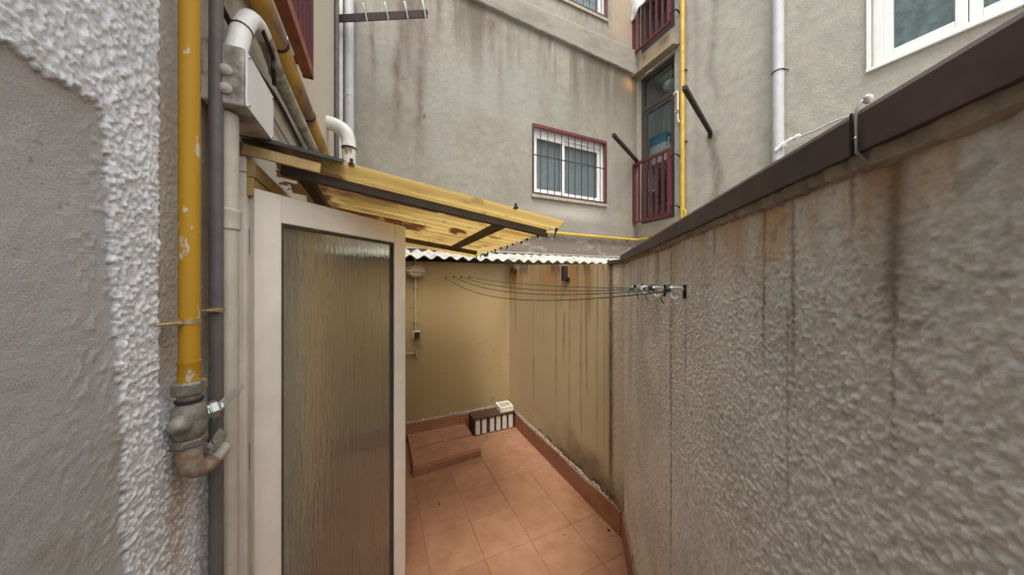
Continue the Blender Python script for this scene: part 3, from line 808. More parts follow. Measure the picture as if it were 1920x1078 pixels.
# rough wall with brown coping
rw = thing('yard_wall', (.9, .7, 0), 'rough grey stucco wall with brown metal coping, nearest on the right', 'wall')
def rough_col(u, z):
    C = np.tile(np.array((.76, .735, .685)), (len(u), 1)) * (.88 + .24 * fbm(u * 4, z * 3, 151))[:, None]
    C = blend(C, (.55, .555, .50), sst(.45, .7, fbm(u * 5, z * 5, 152)) * .5)
    C *= (.80 + .40 * fbm(u * 150, z * 150, 161, 3))[:, None]      # relief shading put into the colour: hollows darker, peaks lighter
    for (u0, w, e, k) in ((1.30, .03, 1.5, .5), (1.05, .03, 1.3, .5), (.80, .04, 1.4, .45), (.55, .04, 1.2, .4), (1.48, .02, 1.6, .5), (1.66, .012, 1.7, .5), (.25, .04, 1.0, .5)):
        C = blend(C, (.36, .26, .17), drip(u, z, u0, w, 2, e, 21, .4) * k)
    hi = sst(1.72, 1.90, z + .12 * (fbm(u * 14, z * 3, 153) - .5))
    C = blend(C, (.60, .40, .20), hi * sst(.25, .6, fbm(u * 16, z * 6, 154)) * (.45 + .45 * sst(1.2, 1.6, u)))
    C = blend(C, (.34, .22, .12), sst(.55, .8, fbm(u * 18, z * 1.1, 155)) * sst(1.5, 1.88, z) * .4)
    C = blend(C, (.16, .10, .06), sst(1.865, 1.89, z) * sst(.35, .6, fbm(u * 20, z * 20, 156)) * .8)
    for (u0, w, t, e, s, k) in ((1.022, .008, 2, .4, 1, .9), (.46, .008, 2, 1.45, 2, .7), (1.163, .005, 1.72, 1.4, 3, .6), (1.542, .005, 2, 1.55, 4, .8), (1.611, .004, 2, 1.55, 5, .7), (1.60, .003, 1.7, 1.35, 15, .5),
                                (1.712, .0035, 2, 1.77, 6, 1), (1.757, .014, 2, 1.66, 7, 1), (1.757, .003, 1.75, 1.52, 17, .7), (1.811, .004, 2, 1.80, 8, .8), (.30, .006, 2, 1.5, 9, .6), (.68, .008, 2, 1.6, 10, .5), (1.35, .01, 2, 1.75, 11, .6), (.85, .01, 2, 1.7, 12, .5)):
        C = blend(C, (.13, .085, .05), drip(u, z, u0, w, t, e, s, .12) * k)
    C = blend(C, (.40, .24, .11), np.exp(-((u - 1.74) / .02) ** 2) * sst(1.80, 1.89, z) * .7)
    C = blend(C, (.20, .16, .11), sst(.3, .05, z) * (.3 + .5 * fbm(u * 9, z * 9, 157)) * sst(.9, .1, u))
    rid = 1 - np.abs(2 * fbm(u * 9, z * 13, 159, 3) - 1)
    C = blend(C, (.16, .12, .09), sst(.975, .992, rid) * sst(.66, .78, vn(u * 4.5, z * 4.5, 160)) * .35)
    C = blend(C, (.20, .17, .14), sst(.80, .9, vn(u * 70, z * 90, 158)) * .3)
    return C
def rough_disp(u, z):
    f = fbm(u * 150, z * 150, 161, 3); r = fbm(u * 60, z * 60, 165, 2)
    s = .0042 * np.clip(f - .40, 0, 1) / .5 + .0014 * r
    sm = 1 - .55 * sst(1.66, 1.85, z + .08 * (fbm(u * 9, z * 9, 166) - .5))
    return s * sm + .003 * fbm(u * 5, z * 5, 167)
us = axis_steps([(-.04, 1.0, .0055), (1.0, 1.5, .0025), (1.5, 1.93, .0016), (1.93, 2.9, .02)])
zs = axis_steps([(-.02, 1.2, .007), (1.2, 1.895, .0019)])
wallgrid('wall', M_ROUGH, rw, F_ROUGH, us, zs, rough_col, rough_disp, thick=.13)
skirting(rw, F_ROUGH, .01, 2.1, 6)
for (a, b) in ((-.03, .62), (.623, 1.15), (1.153, 1.738), (1.742, 2.9)):
    c = MB(); pr = [(.020, 1.895), (.024, 1.893), (.024, 1.935), (.020, 1.942), (-.06, 1.955), (-.145, 1.945), (-.145, 1.90), (-.140, 1.896)]
    c.prism([F_ROUGH(a, d, z) for d, z in pr], Vector((-.5951, -.8038, 0)) * (b - a))
    c.build('coping_piece', M_COPING, rw, bevel=.0015)
N = 260; vs, fs = [], []
for i in range(N + 1):
    u = 2.4 * i / N; w = random.random(); q = .018 + .012 * vn(u * 14, 0, 190) + .006 * w
    vs += [F_ROUGH(u, -.02, 1.896), F_ROUGH(u, .012 + .006 * w, 1.8945), F_ROUGH(u, .009 + .005 * w, 1.896 - q * .6), F_ROUGH(u, -.02, 1.896 - q)]
m = MB(); m.add(vs, [(4 * i + j, 4 * i + j + 1, 4 * i + j + 5, 4 * i + j + 4) for i in range(N) for j in range(3)])
m.build('mortar_bed', M_CEMENT, rw)
MB().box((1.7385, .0246, 1.895), (1.7415, .026, 1.94), F_ROUGH).build('coping_joint', M_IRON, rw)

# ================================================================== ROOFS
sr = thing('corrugated_roof', (1.9, 3.7, 2.05), 'white corrugated sheet roof behind the yard, its wavy edge over the back wall', 'roof')
def wavy(a0, a1, b0, b1, z0, z1, pitch, amp, th, skew=0):
    n = int((a1 - a0) / pitch * 10); m = MB(); vs = []
    for i in range(n + 1):
        a = a0 + (a1 - a0) * i / n; w = amp * math.sin(2 * math.pi * a / pitch) * (.85 + .3 * float(vn(a * 3, 0, 195))) + .012 * (float(vn(a * 1.7, 1, 196)) - .5)
        b0 = skew + .03 * (float(vn(a * 5, 2, 197)) - .5) + .012 * (float(vn(a * 40, 2, 198)) - .5)
        vs += [(a, b0, z0 + w), (a, b1, z1 + w), (a, b0, z0 + w - th), (a, b1, z1 + w - th)]
    fs = []
    for i in range(n):
        k = i * 4; fs += [(k, k + 4, k + 5, k + 1), (k + 2, k + 3, k + 7, k + 6), (k, k + 2, k + 6, k + 4), (k + 1, k + 5, k + 7, k + 3)]
    fs += [(0, 1, 3, 2), (n * 4, n * 4 + 2, n * 4 + 3, n * 4 + 1)]
    m.add(vs, fs); return m
for k in range(5):
    a0 = -.425 + k * .944
    m = wavy(a0, a0 + (.944 + .06 if k < 4 else .94), 3.31, 3.962, 2.028 + .004 * (k % 2), 2.165 + .004 * (k % 2), .142, .018, .006, 3.31)
    m.build('sheet', M_FIBRO, sr, smooth=True)
for k, (a, b) in enumerate(((.35, 3.55), (1.2, 3.55), (1.9, 3.55), (2.6, 3.55), (3.3, 3.6))):
    MB().lathe((a, b, 2.04 + .21 * (b - 3.37) + .015), (0, 0, 1), [(0, .014), (.006, .014), (.008, .007), (.02, .006)], 10).build('bolt', M_IRON, sr)
MB().box((-.42, 3.93, 2.185), (4.30, 3.9605, 2.20)).build('flashing', M_FIBRO, sr)

cn = thing('roof_cap', (1.25, 3.7, 2.12), 'small white cone with a dark green base on the corrugated roof', 'cap')
MB().lathe((1.25, 3.62, 2.105), (0, 0, 1), [(0, .06), (.022, .058), (.024, .05)], 14).build('base', M_GREEN, cn, smooth=True)
MB().lathe((1.25, 3.62, 2.129), (0, 0, 1), [(0, .048), (.04, .026), (.09, .02), (.1, .004)], 14).build('cone', M_PLASTIC, cn, smooth=True)

# yellow canopy
ca = thing('canopy', (.2, 2.05, 2.0), 'yellowed translucent corrugated canopy on a dark steel frame over the door', 'canopy')
CA0, CA1, CB0, CB1 = -.42, .878, 1.272, 3.05
def can_z(a, b): return 2.228 - (a + .42) * .1365 - (b - CB0) * .007
pitch = .122
na, nb = 130, 190
A_ = np.linspace(CA0, CA1, na + 1); B_ = np.linspace(CB0, CB1, nb + 1)
AA, BB = np.meshgrid(A_, B_); aa, bb = AA.ravel(), BB.ravel()
ragged = .03 * (fbm(bb * 18, bb * 0, 171) - .5) * (aa > CA1 - .02)
zz = can_z(aa, bb) + .017 * np.cos(2 * np.pi * (bb - CB0) / pitch)
Pv = np.stack([aa + ragged + .07 * (aa - CA0) / (CA1 - CA0) * (bb - CB0) / (CB1 - CB0), bb, zz], 1)
nv = len(Pv)
k = (np.arange(nb)[:, None] * (na + 1) + np.arange(na)[None, :]).ravel()
Ft = np.stack([k, k + 1, k + 2 + na, k + 1 + na], 1)
C = np.tile(np.array((.56, .40, .14)), (nv, 1)) * (.85 + .3 * fbm(aa * 3, bb * 16, 172))[:, None]
C = blend(C, (.32, .19, .05), sst(.45, .7, fbm(aa * 2.5, bb * 8, 173)) * .7)
dirt = np.zeros(nv)
def patch(a, b, ra, rb, s, k=1.0):
    q = ((aa - a) / ra) ** 2 + ((bb - b) / rb) ** 2
    return sst(1.15, .95, q + 1.2 * (fbm(aa * 9, bb * 16, s, 3) - .5)) * k
dirt = np.maximum.reduce([patch(.08, 1.575, .20, .06, 174), patch(.02, 2.1, .3, .12, 186), patch(-.36, 1.70, .14, .5, 175, .9), patch(-.29, 1.47, .07, .12, 188, .95), patch(-.14, 1.62, .07, .07, 189, .8), patch(.465, 1.975, .07, .07, 176),
                          patch(-.08, 1.62, .18, .12, 177, .55), patch(.45, 1.58, .12, .02, 178, .8), patch(-.30, 2.3, .2, .4, 179, .8), patch(.12, 1.50, .16, .05, 181, .55), patch(-.2, 1.46, .10, .05, 182, .9), patch(.3, 2.75, .25, .1, 183, .7), patch(.72, 1.9, .05, .03, 184, .6)])
C = blend(C, (.10, .04, .015), dirt)
C = blend(C, (.30, .20, .08), sst(.66, .72, fbm(aa * 12, bb * 26, 180)) * .8)
vv = np.vstack([Pv, Pv - np.array((0, 0, .0025))]); Fb = Ft[:, ::-1] + nv
Fs = []
for i in range(na): Fs += [[i, i + nv, i + 1 + nv, i + 1], [nb * (na + 1) + i, nb * (na + 1) + i + 1, nb * (na + 1) + i + 1 + nv, nb * (na + 1) + i + nv]]
for j in range(nb):
    a, b = j * (na + 1), (j + 1) * (na + 1); Fs += [[a + na, a + na + nv, b + na + nv, b + na]]
FF = np.vstack([Ft, Fs])
fa, fb_ = AA[:-1, :-1].ravel(), BB[:-1, :-1].ravel()
torn = (fa < -.405 + .16 * (fbm(fa * 14, fb_ * 14, 187, 3) - .35)) & (fb_ > 1.40) & (fb_ < 2.3)
torn |= (((fa - .10) / .012) ** 2 + ((fb_ - 1.53) / .006) ** 2 < 1) | (((fa - .48) / .014) ** 2 + ((fb_ - 2.0) / .008) ** 2 < 1)
Ft = Ft[~torn]
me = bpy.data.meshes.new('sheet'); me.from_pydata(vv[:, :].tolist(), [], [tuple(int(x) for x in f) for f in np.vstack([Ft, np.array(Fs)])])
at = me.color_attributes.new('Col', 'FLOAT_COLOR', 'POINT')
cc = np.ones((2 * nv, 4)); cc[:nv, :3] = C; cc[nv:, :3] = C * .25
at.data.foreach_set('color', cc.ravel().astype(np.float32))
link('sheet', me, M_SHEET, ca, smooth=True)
# drips of dirt hanging under the low edge
for j in range(14):
    b = CB0 + pitch * (j + .5) + random.uniform(-.01, .01)
    if b > CB1: break
    z = can_z(CA1, b) - .017
    hgt = random.uniform(.012, .04) if j else .05
    MB().lathe((CA1 + .07 * (b - CB0) / (CB1 - CB0) + random.uniform(-.02, 0), b, z), (random.uniform(-.25, .1), random.uniform(-.2, .2), -1), [(-.004, .010), (.006, .007), (hgt * .6, .004), (hgt, .002)], 7).build('edge_drip', M_IRON, ca)
def cz(a, b): return can_z(a, b) - .04
MB().bar((-.33, 1.385, cz(-.33, 1.385)), (.825, 1.385, cz(.825, 1.385)), .034, .034).build('beam', M_BEAM, ca)
MB().bar((-.42, 2.52, cz(-.42, 2.52)), (.80, 2.52, cz(.80, 2.52)), .034, .034).build('beam', M_BEAM, ca)
for a in (-.262, .585):
    MB().bar((a, 1.406, cz(a, 1.4)), (a, 2.499, cz(a, 2.5)), .042, .032).build('cross_beam', M_BEAM, ca)
MB().box((-.417, 1.30, 2.115), (-.385, 3.05, 2.165)).build('timber_batten', M_TIMBER, ca)
MB().box((-.417, 1.30, 2.05), (-.39, 3.05, 2.112)).build('timber_batten', M_TIMBER, ca)
MB().bar((-.41, 1.281, can_z(-.41, 1.28) - .028), (-.19, 1.281, can_z(-.19, 1.28) - .028), .012, .034).build('edge_board', M_TIMBER, ca)
fm = MB(); n = 14; vs = []
for i in range(n + 1):
    a = -.425 + .31 * i / n
    z = can_z(a, 1.3) + .022
    vs += [(a, 1.268, z + .006 * random.random()), (a, 1.42 - .1 * i / n + .03 * random.random(), z + .02 * random.random()), (a, 1.262, z - .012)]
fm.add(vs, [f for i in range(n) for f in ((3 * i, 3 * i + 3, 3 * i + 4, 3 * i + 1), (3 * i + 2, 3 * i + 5, 3 * i + 3, 3 * i))])
fo = fm.build('roofing_felt', M_FELT, ca); so = fo.modifiers.new('thickness', 'SOLIDIFY'); so.thickness = .004
for (a, b) in ((-.09, 1.28), (.0, 1.5), (.60, 1.275)):
    MB().lathe((a, b, can_z(a, b) + .016), (0, 0, 1), [(0, .012), (.004, .012), (.006, .006), (.022, .006)], 10).build('screw', M_IRON, ca)

# ================================================================== PIPES ON THE LEFT BUILDING
gp = thing('gas_pipe', (-.398, PIPE_B, 1.3), 'worn yellow gas pipe ending in a shut-off valve on the white stucco', 'pipe')
pa, pb = -.398, PIPE_B
MB().tube([(pa, pb, 1.52), (pa, pb, 4.6)], .0182, 20).build('pipe', M_YEL, gp, smooth=True)
cl = MB().lathe((pa, pb, 1.655), (0, 0, 1), [(0, .0205), (.012, .0205)], 20)
cl.box((-.43, pb - .03, 1.655), (-.40, pb - .02, 1.667)); cl.build('clamp', M_BRASS, gp, smooth=True)
MB().tube([(-.428, .882, 1.66), (-.40, .912, 1.66)], .0035, 8).build('clamp_screw', M_BRASS, gp)
MB().lathe((pa, pb, 1.522), (0, 0, 1), [(0, .0195), (.041, .0195), (.043, .0205), (.047, .0205)], 20).build('collar', M_YEL, gp, smooth=True)
MB().lathe((pa, pb, 1.492), (0, 0, 1), [(0, .0275), (.004, .030), (.026, .030), (.03, .0275)], 6).build('union_nut', M_CAST, gp)
vb = MB().lathe((pa, pb, 1.372), (0, 0, 1), [(0, .022), (.020, .022), (.0205, .024), (.030, .029), (.048, .032), (.068, .032), (.088, .028), (.098, .0225), (.0985, .021), (.119, .021)], 18)
valve = vb.build('valve_body', M_CAST, gp, smooth=True)
MB().lathe((pa, pb, 1.374), (0, 0, 1), [(0, .029), (.003, .0315), (.014, .0315), (.017, .029)], 6).build('lower_nut', M_CAST, valve)
MB().lathe((pa, pb, 1.474), (0, 0, 1), [(0, .023), (.002, .0245), (.006, .0245), (.008, .023)], 20).build('gasket_ring', M_IRON, valve, smooth=True)
MB().lathe((pa, pb - .018, 1.432), (-.1, -1, .05), [(0, .02), (.014, .021), (.024, .019), (.032, .012), (.036, .002)], 14).build('end_cap', M_CAST, valve, smooth=True)
MB().lathe((pa + .012, pb + .012, 1.437), (.75, .45, .15), [(0, .016), (.020, .018), (.0205, .021), (.032, .021), (.0325, .011), (.042, .011)], 6).build('stem', M_STEEL, valve, smooth=True)
lv = MB(); p0 = Vector((pa + .045, pb + .025, 1.447)); dl = Vector((.30, .90, .35)).normalized()
lv.bar(p0 - dl * .014, p0 + dl * .058, .018, .006, up=(.8, -.3, .5)); lv.bar(p0 + dl * .058, p0 + dl * .072, .009, .005, up=(.8, -.3, .5))
lv.build('lever', M_STEEL, valve, bevel=.001)
el = MB().tube(curve([(pa, pb, 1.376), (pa, pb, 1.345), (pa + .003, pb + .008, 1.318), (pa + .014, pb + .030, 1.306), (pa + .022, pb + .044, 1.312)], 5), .0225, 18)
elb = el.build('elbow', M_ORANGE, gp, smooth=True)
MB().tube([(pa + .021, pb + .041, 1.311), (pa + .030, pb + .060, 1.320), (pa + .036, pb + .073, 1.327)], [.0195, .019, .0165], 16).build('plug', M_PALEPLUG, elb, smooth=True)
tg = MB().bar((pa + .034, pb + .008, 1.350), (pa + .040, pb + .056, 1.372), .026, .0025, up=(.9, -.5, .3)); tg.build('seal_tag', M_CAST, elb)
MB().tube(curve([(pa + .03, pb + .01, 1.45), (pa + .045, pb - .004, 1.42), (pa + .04, pb + .0, 1.37), (pa + .043, pb + .02, 1.36)], 5), .0013, 6).build('seal_wire', M_GREEN, valve)

dp = thing('drain_pipe', (-.395, 1.055, 0), 'dark grey pipe running straight down between the yellow pipe and the door frame', 'pipe')
MB().tube([(-.395, 1.055, 0), (-.395, 1.055, 4.6)], .0148, 18).build('pipe', M_GREYPIPE, dp, smooth=True)
c = MB().lathe((-.395, 1.055, 1.672), (0, 0, 1), [(0, .0175), (.011, .0175)], 18); c.tube([(-.43, 1.03, 1.677), (-.385, 1.036, 1.677)], .004, 8)
c.tube([(-.39, 1.033, 1.677), (-.375, 1.03, 1.677)], .006, 8); c.build('clamp', M_BRASS, dp, smooth=True)

wp = thing('drain_pipe', (-.395, 1.112, 0), 'cream drain pipe with a socket joint, hugging the door frame below the white box', 'pipe')
MB().tube([(-.395, 1.112, 0), (-.395, 1.112, 2.232)], .028, 20).build('pipe', M_TAN, wp, smooth=True)
MB().lathe((-.395, 1.112, 1.90), (0, 0, 1), [(0, .029), (.004, .033), (.045, .033), (.05, .0345), (.056, .0345), (.06, .029)], 20).build('socket', M_TAN, wp, smooth=True)
MB().lathe((-.395, 1.112, .78), (0, 0, 1), [(0, .029), (.004, .033), (.045, .033), (.05, .029)], 20).build('socket', M_PVC, wp, smooth=True)

# white hopper box and the grey pipe that leaves it
bx = thing('drain_box', (-.385, 1.17, 2.235), 'grimy white plastic box on the wall above the canopy corner, with a pipe on top', 'box')
body = MB().box((-.428, 1.052, 2.237), (-.335, 1.29, 2.40)).build('body', M_PVCDIRTY, bx, bevel=.006)
MB().box((-.3345, 1.056, 2.241), (-.330, 1.286, 2.396)).build('cover', M_WHITE, bx, bevel=.0015)
for (b, z) in ((1.07, 2.385), (1.272, 2.385), (1.07, 2.25), (1.272, 2.25)):
    MB().lathe((-.3305, b, z), (1, 0, 0), [(0, .005), (.003, .004)], 8).build('screw', M_STEEL, bx)
for z in (2.275, 2.325):
    MB().lathe((-.374, 1.053, z), (0, -1, 0), [(0, .015), (.006, .015), (.011, .010), (.012, .003)], 12).build('knob', M_PVCDIRTY, bx, smooth=True)
el = thing('waste_pipe', (-.375, 1.6, 2.4), 'white elbow pipe rising from the white box and running back as a mouldy grey pipe', 'pipe')
MB().tube(curve([(-.375, 1.105, 2.395), (-.375, 1.13, 2.455), (-.375, 1.17, 2.535), (-.375, 1.222, 2.60), (-.375, 1.285, 2.632), (-.375, 1.335, 2.637)], 6), .0265, 18).build('elbow', M_PVC, el, smooth=True)
MB().tube(curve([(-.375, 1.33, 2.637), (-.375, 1.40, 2.636), (-.377, 1.46, 2.625), (-.378, 1.53, 2.61)], 6), .0245, 18).build('bend', M_PVCDIRTY, el, smooth=True)
MB().tube([(-.378, 1.51, 2.61), (-.378, 3.90, 2.61)], .027, 18).build('pipe', M_MOULD, el, smooth=True)
MB().lathe((-.375, 1.155, 2.508), (0, .5, 1), [(0, .0285), (.006, .0285)], 18).build('clamp', M_IRON, el, smooth=True)
MB().tube(curve([(-.36, 1.26, 2.62), (-.35, 1.33, 2.585), (-.36, 1.40, 2.60), (-.35, 1.36, 2.54), (-.37, 1.45, 2.53)], 6), .007, 8).build('strap', M_IRON, el, smooth=True)
yd = thing('gas_duct', (-.385, 2.4, 2.77), 'flaking yellow and brown pipe running along the facade above the canopy', 'pipe')
MB().tube([(-.385, .6, 2.77), (-.385, 3.9, 2.77)], .037, 20).build('pipe', M_YELOLD, yd, smooth=True)
for b in (1.55, 2.15, 2.9): MB().lathe((-.385, b, 2.77), (0, 1, 0), [(0, .040), (.015, .040)], 20).build('clamp', M_IRON, yd, smooth=True)
cb = thing('cable', (-.415, 2.4, 2.55), 'black mouldy cable sagging along the facade under the pipes', 'cable')
MB().tube(curve([(-.416, .7, 2.60), (-.414, 1.3, 2.545), (-.412, 1.75, 2.575), (-.414, 2.6, 2.54), (-.415, 3.9, 2.57)], 10), .0085, 8).build('wire', M_FELT, cb, smooth=True)
MB().tube(curve([(-.416, 1.2, 2.50), (-.412, 1.9, 2.46), (-.414, 3.9, 2.48)], 10), .006, 8).build('wire', M_CABLE, cb, smooth=True)
wt = thing('wire', (-.34, 1.4, 2.2), 'thin wire stub poking up behind the white box', 'wire')
MB().tube(curve([(-.34, 1.30, 2.27), (-.345, 1.33, 2.265), (-.33, 1.42, 2.22)], 5), .003, 6).build('strand', M_IRON, wt)

# corner pipes
for (a, b, r, m, lab) in ((-.403, 3.72, .022, M_GREYPIPE, 'thin dark pipe climbing the corner beside the red window grille'),
                          (-.385, 3.925, .026, M_PVC, 'slim cream pipe climbing the inner corner of the facade'),
                          (-.295, 3.915, .05, M_DOWN, 'wide pale downpipe climbing beside the slim corner pipes')):
    t = thing('wall_pipe', (a, b, 2.0), lab, 'pipe', 'pipes climbing the far left corner')
    MB().tube([(a, b, 2.2), (a, b, 5.11)], r, 18).build('pipe', m, t, smooth=True)
    for z in (3.9, 5.6): MB().lathe((a, b, z), (0, 0, 1), [(0, r + .003), (.02, r + .003)], 18).build('clamp', m, t, smooth=True)
ep = thing('vent_pipe', (-.25, 3.2, 2.2), 'fat white elbow pipe turning down with rusty flaking paint, left of the facade', 'pipe')
MB().tube(curve([(-.43, 3.215, 3.235), (-.36, 3.215, 3.225), (-.29, 3.215, 3.19), (-.254, 3.215, 3.12), (-.247, 3.215, 3.03)], 7), .062, 20).build('elbow', M_PVC, ep, smooth=True)
MB().tube([(-.247, 3.215, 3.035), (-.247, 3.215, 2.14)], .060, 20).build('pipe', mat('flaking_rusty_pipe', (.60, .57, .48), .7, col2=(.22, .14, .08), thr=(.50, .56), nscale=9, stretch=(1, 1, .6)), ep, smooth=True)
MB().lathe((-.247, 3.215, 3.02), (0, 0, 1), [(0, .064), (.014, .065)], 20).build('joint', M_IRON, ep, smooth=True)

# ================================================================== CLOTHES ARMS
ar = thing('drying_rack_bar', (-.43, 3.80, 4.7), 'dark iron arm with four wire hooks sticking out high on the left', 'clothes arm')
p, q = Vector((-.43, 3.80, 4.67)), Vector((.50, 3.34, 4.695))
MB().bar(p, q, .012, .085).build('bar', M_IRON, ar)
MB().bar(p + Vector((.008, .024, .039)), q + Vector((.008, .024, .039)), .04, .006).build('flange', M_IRON, ar)
for t in (.34, .57, .78, .97):
    c = p.lerp(q, t)
    MB().tube(curve([c + Vector((.01, -.012, -.05)), c + Vector((-.01, -.03, .03)), c + Vector((-.025, -.03, .10)), c + Vector((-.02, 0, .125)), c + Vector((0, .02, .09))], 5), .010, 8).build('hook', M_STEEL, ar, smooth=True)
for (p, q, lab) in (((4.27, 3.93, 3.94), (3.185, 3.375, 3.94), 'dark bar jutting from the corner by the red balcony railing'),
                    ((4.305, 2.655, 3.87), (3.04, 2.155, 3.87), 'rusty bar jutting from the wall right of the yellow riser')):
    t = thing('drying_rack_bar', q if False else p, lab, 'clothes arm', 'bare clothes arms on the rear facades')
    MB().bar(p, q, .045, .045).build('bar', M_IRON, t)
    MB().bar(Vector(p) + Vector((0, 0, .02)), Vector(p) + Vector((0, 0, -.07)), .05, .05, up=(1, 0, 0)).build('bracket', M_IRON, t)

# ================================================================== GAS RISER ON REAR FACADES
gr_ = thing('gas_riser', (4.28, 3.06, 2.5), 'clean yellow gas pipe crossing the rear facade and rising beside the balcony doors', 'pipe')
MB().tube(curve([(-.2, 3.925, 2.50), (1.0, 3.925, 2.515), (2.2, 3.925, 2.525), (3.4, 3.925, 2.52), (4.15, 3.925, 2.52)], 5) + curve([(4.15, 3.925, 2.52), (4.235, 3.91, 2.52), (4.27, 3.85, 2.52), (4.275, 3.5, 2.53), (4.275, 3.2, 2.535)], 5)[1:]
          + curve([(4.275, 3.2, 2.535), (4.275, 3.10, 2.55), (4.275, 3.062, 2.60), (4.275, 3.058, 2.70)], 5)[1:], .021, 14).build('pipe', M_YELCLEAN, gr_, smooth=True)
MB().tube([(4.272, 3.058, 2.70), (4.272, 3.058, 7.08)], .033, 16).build('riser', M_YELCLEAN, gr_, smooth=True)
MB().tube(curve([(4.262, 3.01, 2.62), (4.262, 3.005, 2.80), (4.262, 3.01, 2.845), (4.265, 3.04, 2.855)], 5), .017, 12).build('bypass', M_YELCLEAN, gr_, smooth=True)
MB().tube(curve([(4.31, 3.215, 4.72), (4.27, 3.20, 4.73), (4.262, 3.14, 4.72), (4.262, 3.125, 4.64), (4.262, 3.125, 4.30), (4.268, 3.09, 4.22)], 6), .016, 12).build('branch', M_BEIGE, gr_, smooth=True)
tp = MB().lathe((4.255, 3.125, 4.40), (-.3, .2, 0), [(-.02, .018), (.02, .018), (.022, .01), (.05, .01)], 10); tp.bar((4.235, 3.17, 4.41), (4.235, 3.10, 4.42), .01, .02); tp.build('tap', M_CAST, gr_)
for a in (2.35, 4.05): MB().bar((a, 3.966, 2.47), (a, 3.92, 2.555), .02, .012, up=(1, 0, 0)).build('clamp', M_IRON, gr_)
MB().tube([(4.275, 3.63, 2.526), (4.275, 3.66, 2.526)], .027, 12).build('clamp', M_IRON, gr_)
for z in (3.5, 4.98, 6.2): MB().lathe((4.272, 3.058, z), (0, 0, 1), [(0, .036), (.018, .036)], 16).build('clamp', M_YELCLEAN, gr_, smooth=True)
for z in (3.9, 4.99): MB().bar((4.31, 3.0, z), (4.265, 3.02, z), .012, .02).build('clamp_bolt', M_IRON, gr_)

dw = thing('downpipe', (4.25, 1.85, 2.0), 'pale grey downpipe with a ring clamp on the beige wall over the coping', 'pipe')
MB().tube([(4.252, 1.855, 2.0), (4.252, 1.855, 7.08)], .054, 20).build('pipe', M_DOWN, dw, smooth=True)
MB().tube([(4.31, 1.93, 4.20)] + [(4.252 + .058 * math.cos(t), 1.855 + .058 * math.sin(t), 4.20) for t in np.linspace(R(75), R(285), 12)] + [(4.31, 1.78, 4.2)], .006, 8).build('clamp', M_IRON, dw, smooth=True)
for z in (3.16, 3.02): MB().lathe((4.252, 1.855, z), (0, 0, 1), [(0, .055), (.004, .059), (.03, .059), (.034, .055)], 20).build('socket', M_PVC if z < 3.1 else M_DOWN, dw, smooth=True)
ac = thing('aerial_cable', (4.2, 1.5, 3.3), 'grey cable with white taped connectors rising from the downpipe', 'cable')
MB().tube(curve([(4.19, 1.86, 3.27), (4.20, 1.76, 3.335), (4.22, 1.65, 3.36)], 6), [.014 + .008 * math.sin(i) ** 2 for i in range(13)], 10).build('connector', M_PLASTIC, ac, smooth=True)
MB().tube(curve([(4.20, 1.76, 3.335), (4.23, 1.55, 3.36), (4.26, 1.35, 3.40), (4.29, 1.0, 3.38)], 6), .012, 8).build('cable', M_CABLE, ac, smooth=True)
for (b, z) in ((1.80, 3.30), (1.68, 3.35)): MB().lathe((4.205, b, z), (0, -1, .3), [(0, .02), (.02, .024), (.04, .02)], 10).build('tape', M_PLASTIC, ac, smooth=True)

ck = thing('coping_clip', (.5, .13, 1.95), 'white insulator with a thin hanging wire on the brown coping joint', 'clip')
c0 = F_ROUGH(1.7500, .018, 1.953)
MB().lathe(c0 - Vector((0, 0, .012)), (0, 0, 1), [(.004, .002), (.008, .0042), (.011, .004), (.0135, .001)], 12).build('insulator', M_PLASTIC, ck, smooth=True)
MB().tube(curve([c0, F_ROUGH(1.7485, .0265, 1.940), F_ROUGH(1.7475, .0265, 1.91), F_ROUGH(1.7465, .0255, 1.893)], 5), .0012, 6).build('wire', M_STEEL, ck, smooth=True)
MB().tube([F_ROUGH(1.7465, .0255, 1.894), F_ROUGH(1.742, .014, 1.887)], .0016, 8).build('wire_end', M_CABLE, ck, smooth=True)
MB().lathe(F_ROUGH(1.747, .0268, 1.908), (0, 0, 1), [(0, .001), (.0015, .0018), (.003, .001)], 8).build('bead', M_STEEL, ck)

# rubble / white rag at the foot of the right building
rg = MB(); pts = []
for i in range(9):
    t = i / 8; pts += [(4.22 + .05 * random.random(), 3.02 - .42 * t, 2.60 + .04 * random.random() + .05 * math.sin(t * 3.1)), (4.29, 3.02 - .42 * t, 2.63 + .08 * random.random() + .08 * math.sin(t * 3.1))]
rg.add(pts, [(2 * i, 2 * i + 2, 2 * i + 3, 2 * i + 1) for i in range(8)])
o = rg.build('rag', M_CLOTH); o.modifiers.new('thickness', 'SOLIDIFY').thickness = .01
tag(o, 'crumpled white rag lying on the ledge right of the yellow riser', 'rag')
lg = MB().box((4.18, 2.2, 2.50), (4.308, 3.03, 2.585)).build('ledge', M_CEMENT, sb, bevel=.005)

# cloth over the upper balcony railing
vs, fs = [], []; nu, nz = 14, 12
for j in range(nz + 1):
    for i in range(nu + 1):
        u = 3.40 + .63 * i / nu; t = j / nz
        low = 6.93 - (.95 - .62 * (1 - i / nu)) * t if False else 6.95 - t * (.28 + .27 * i / nu + .02 * math.sin(i * 1.3))
        vs.append(F_RIGHT(u, .135 + .012 * math.sin(i * 1.1 + j * .4) + .02 * t, low))
for j in range(nz):
    for i in range(nu):
        k = j * (nu + 1) + i; fs.append((k, k + 1, k + nu + 2, k + nu + 1))
m = MB(); m.add(vs, fs); o = m.build('laundry', M_CLOTH, smooth=True); o.modifiers.new('thickness', 'SOLIDIFY').thickness = .006
tag(o, 'pale patterned cloth hung over the upper balcony railing', 'laundry')

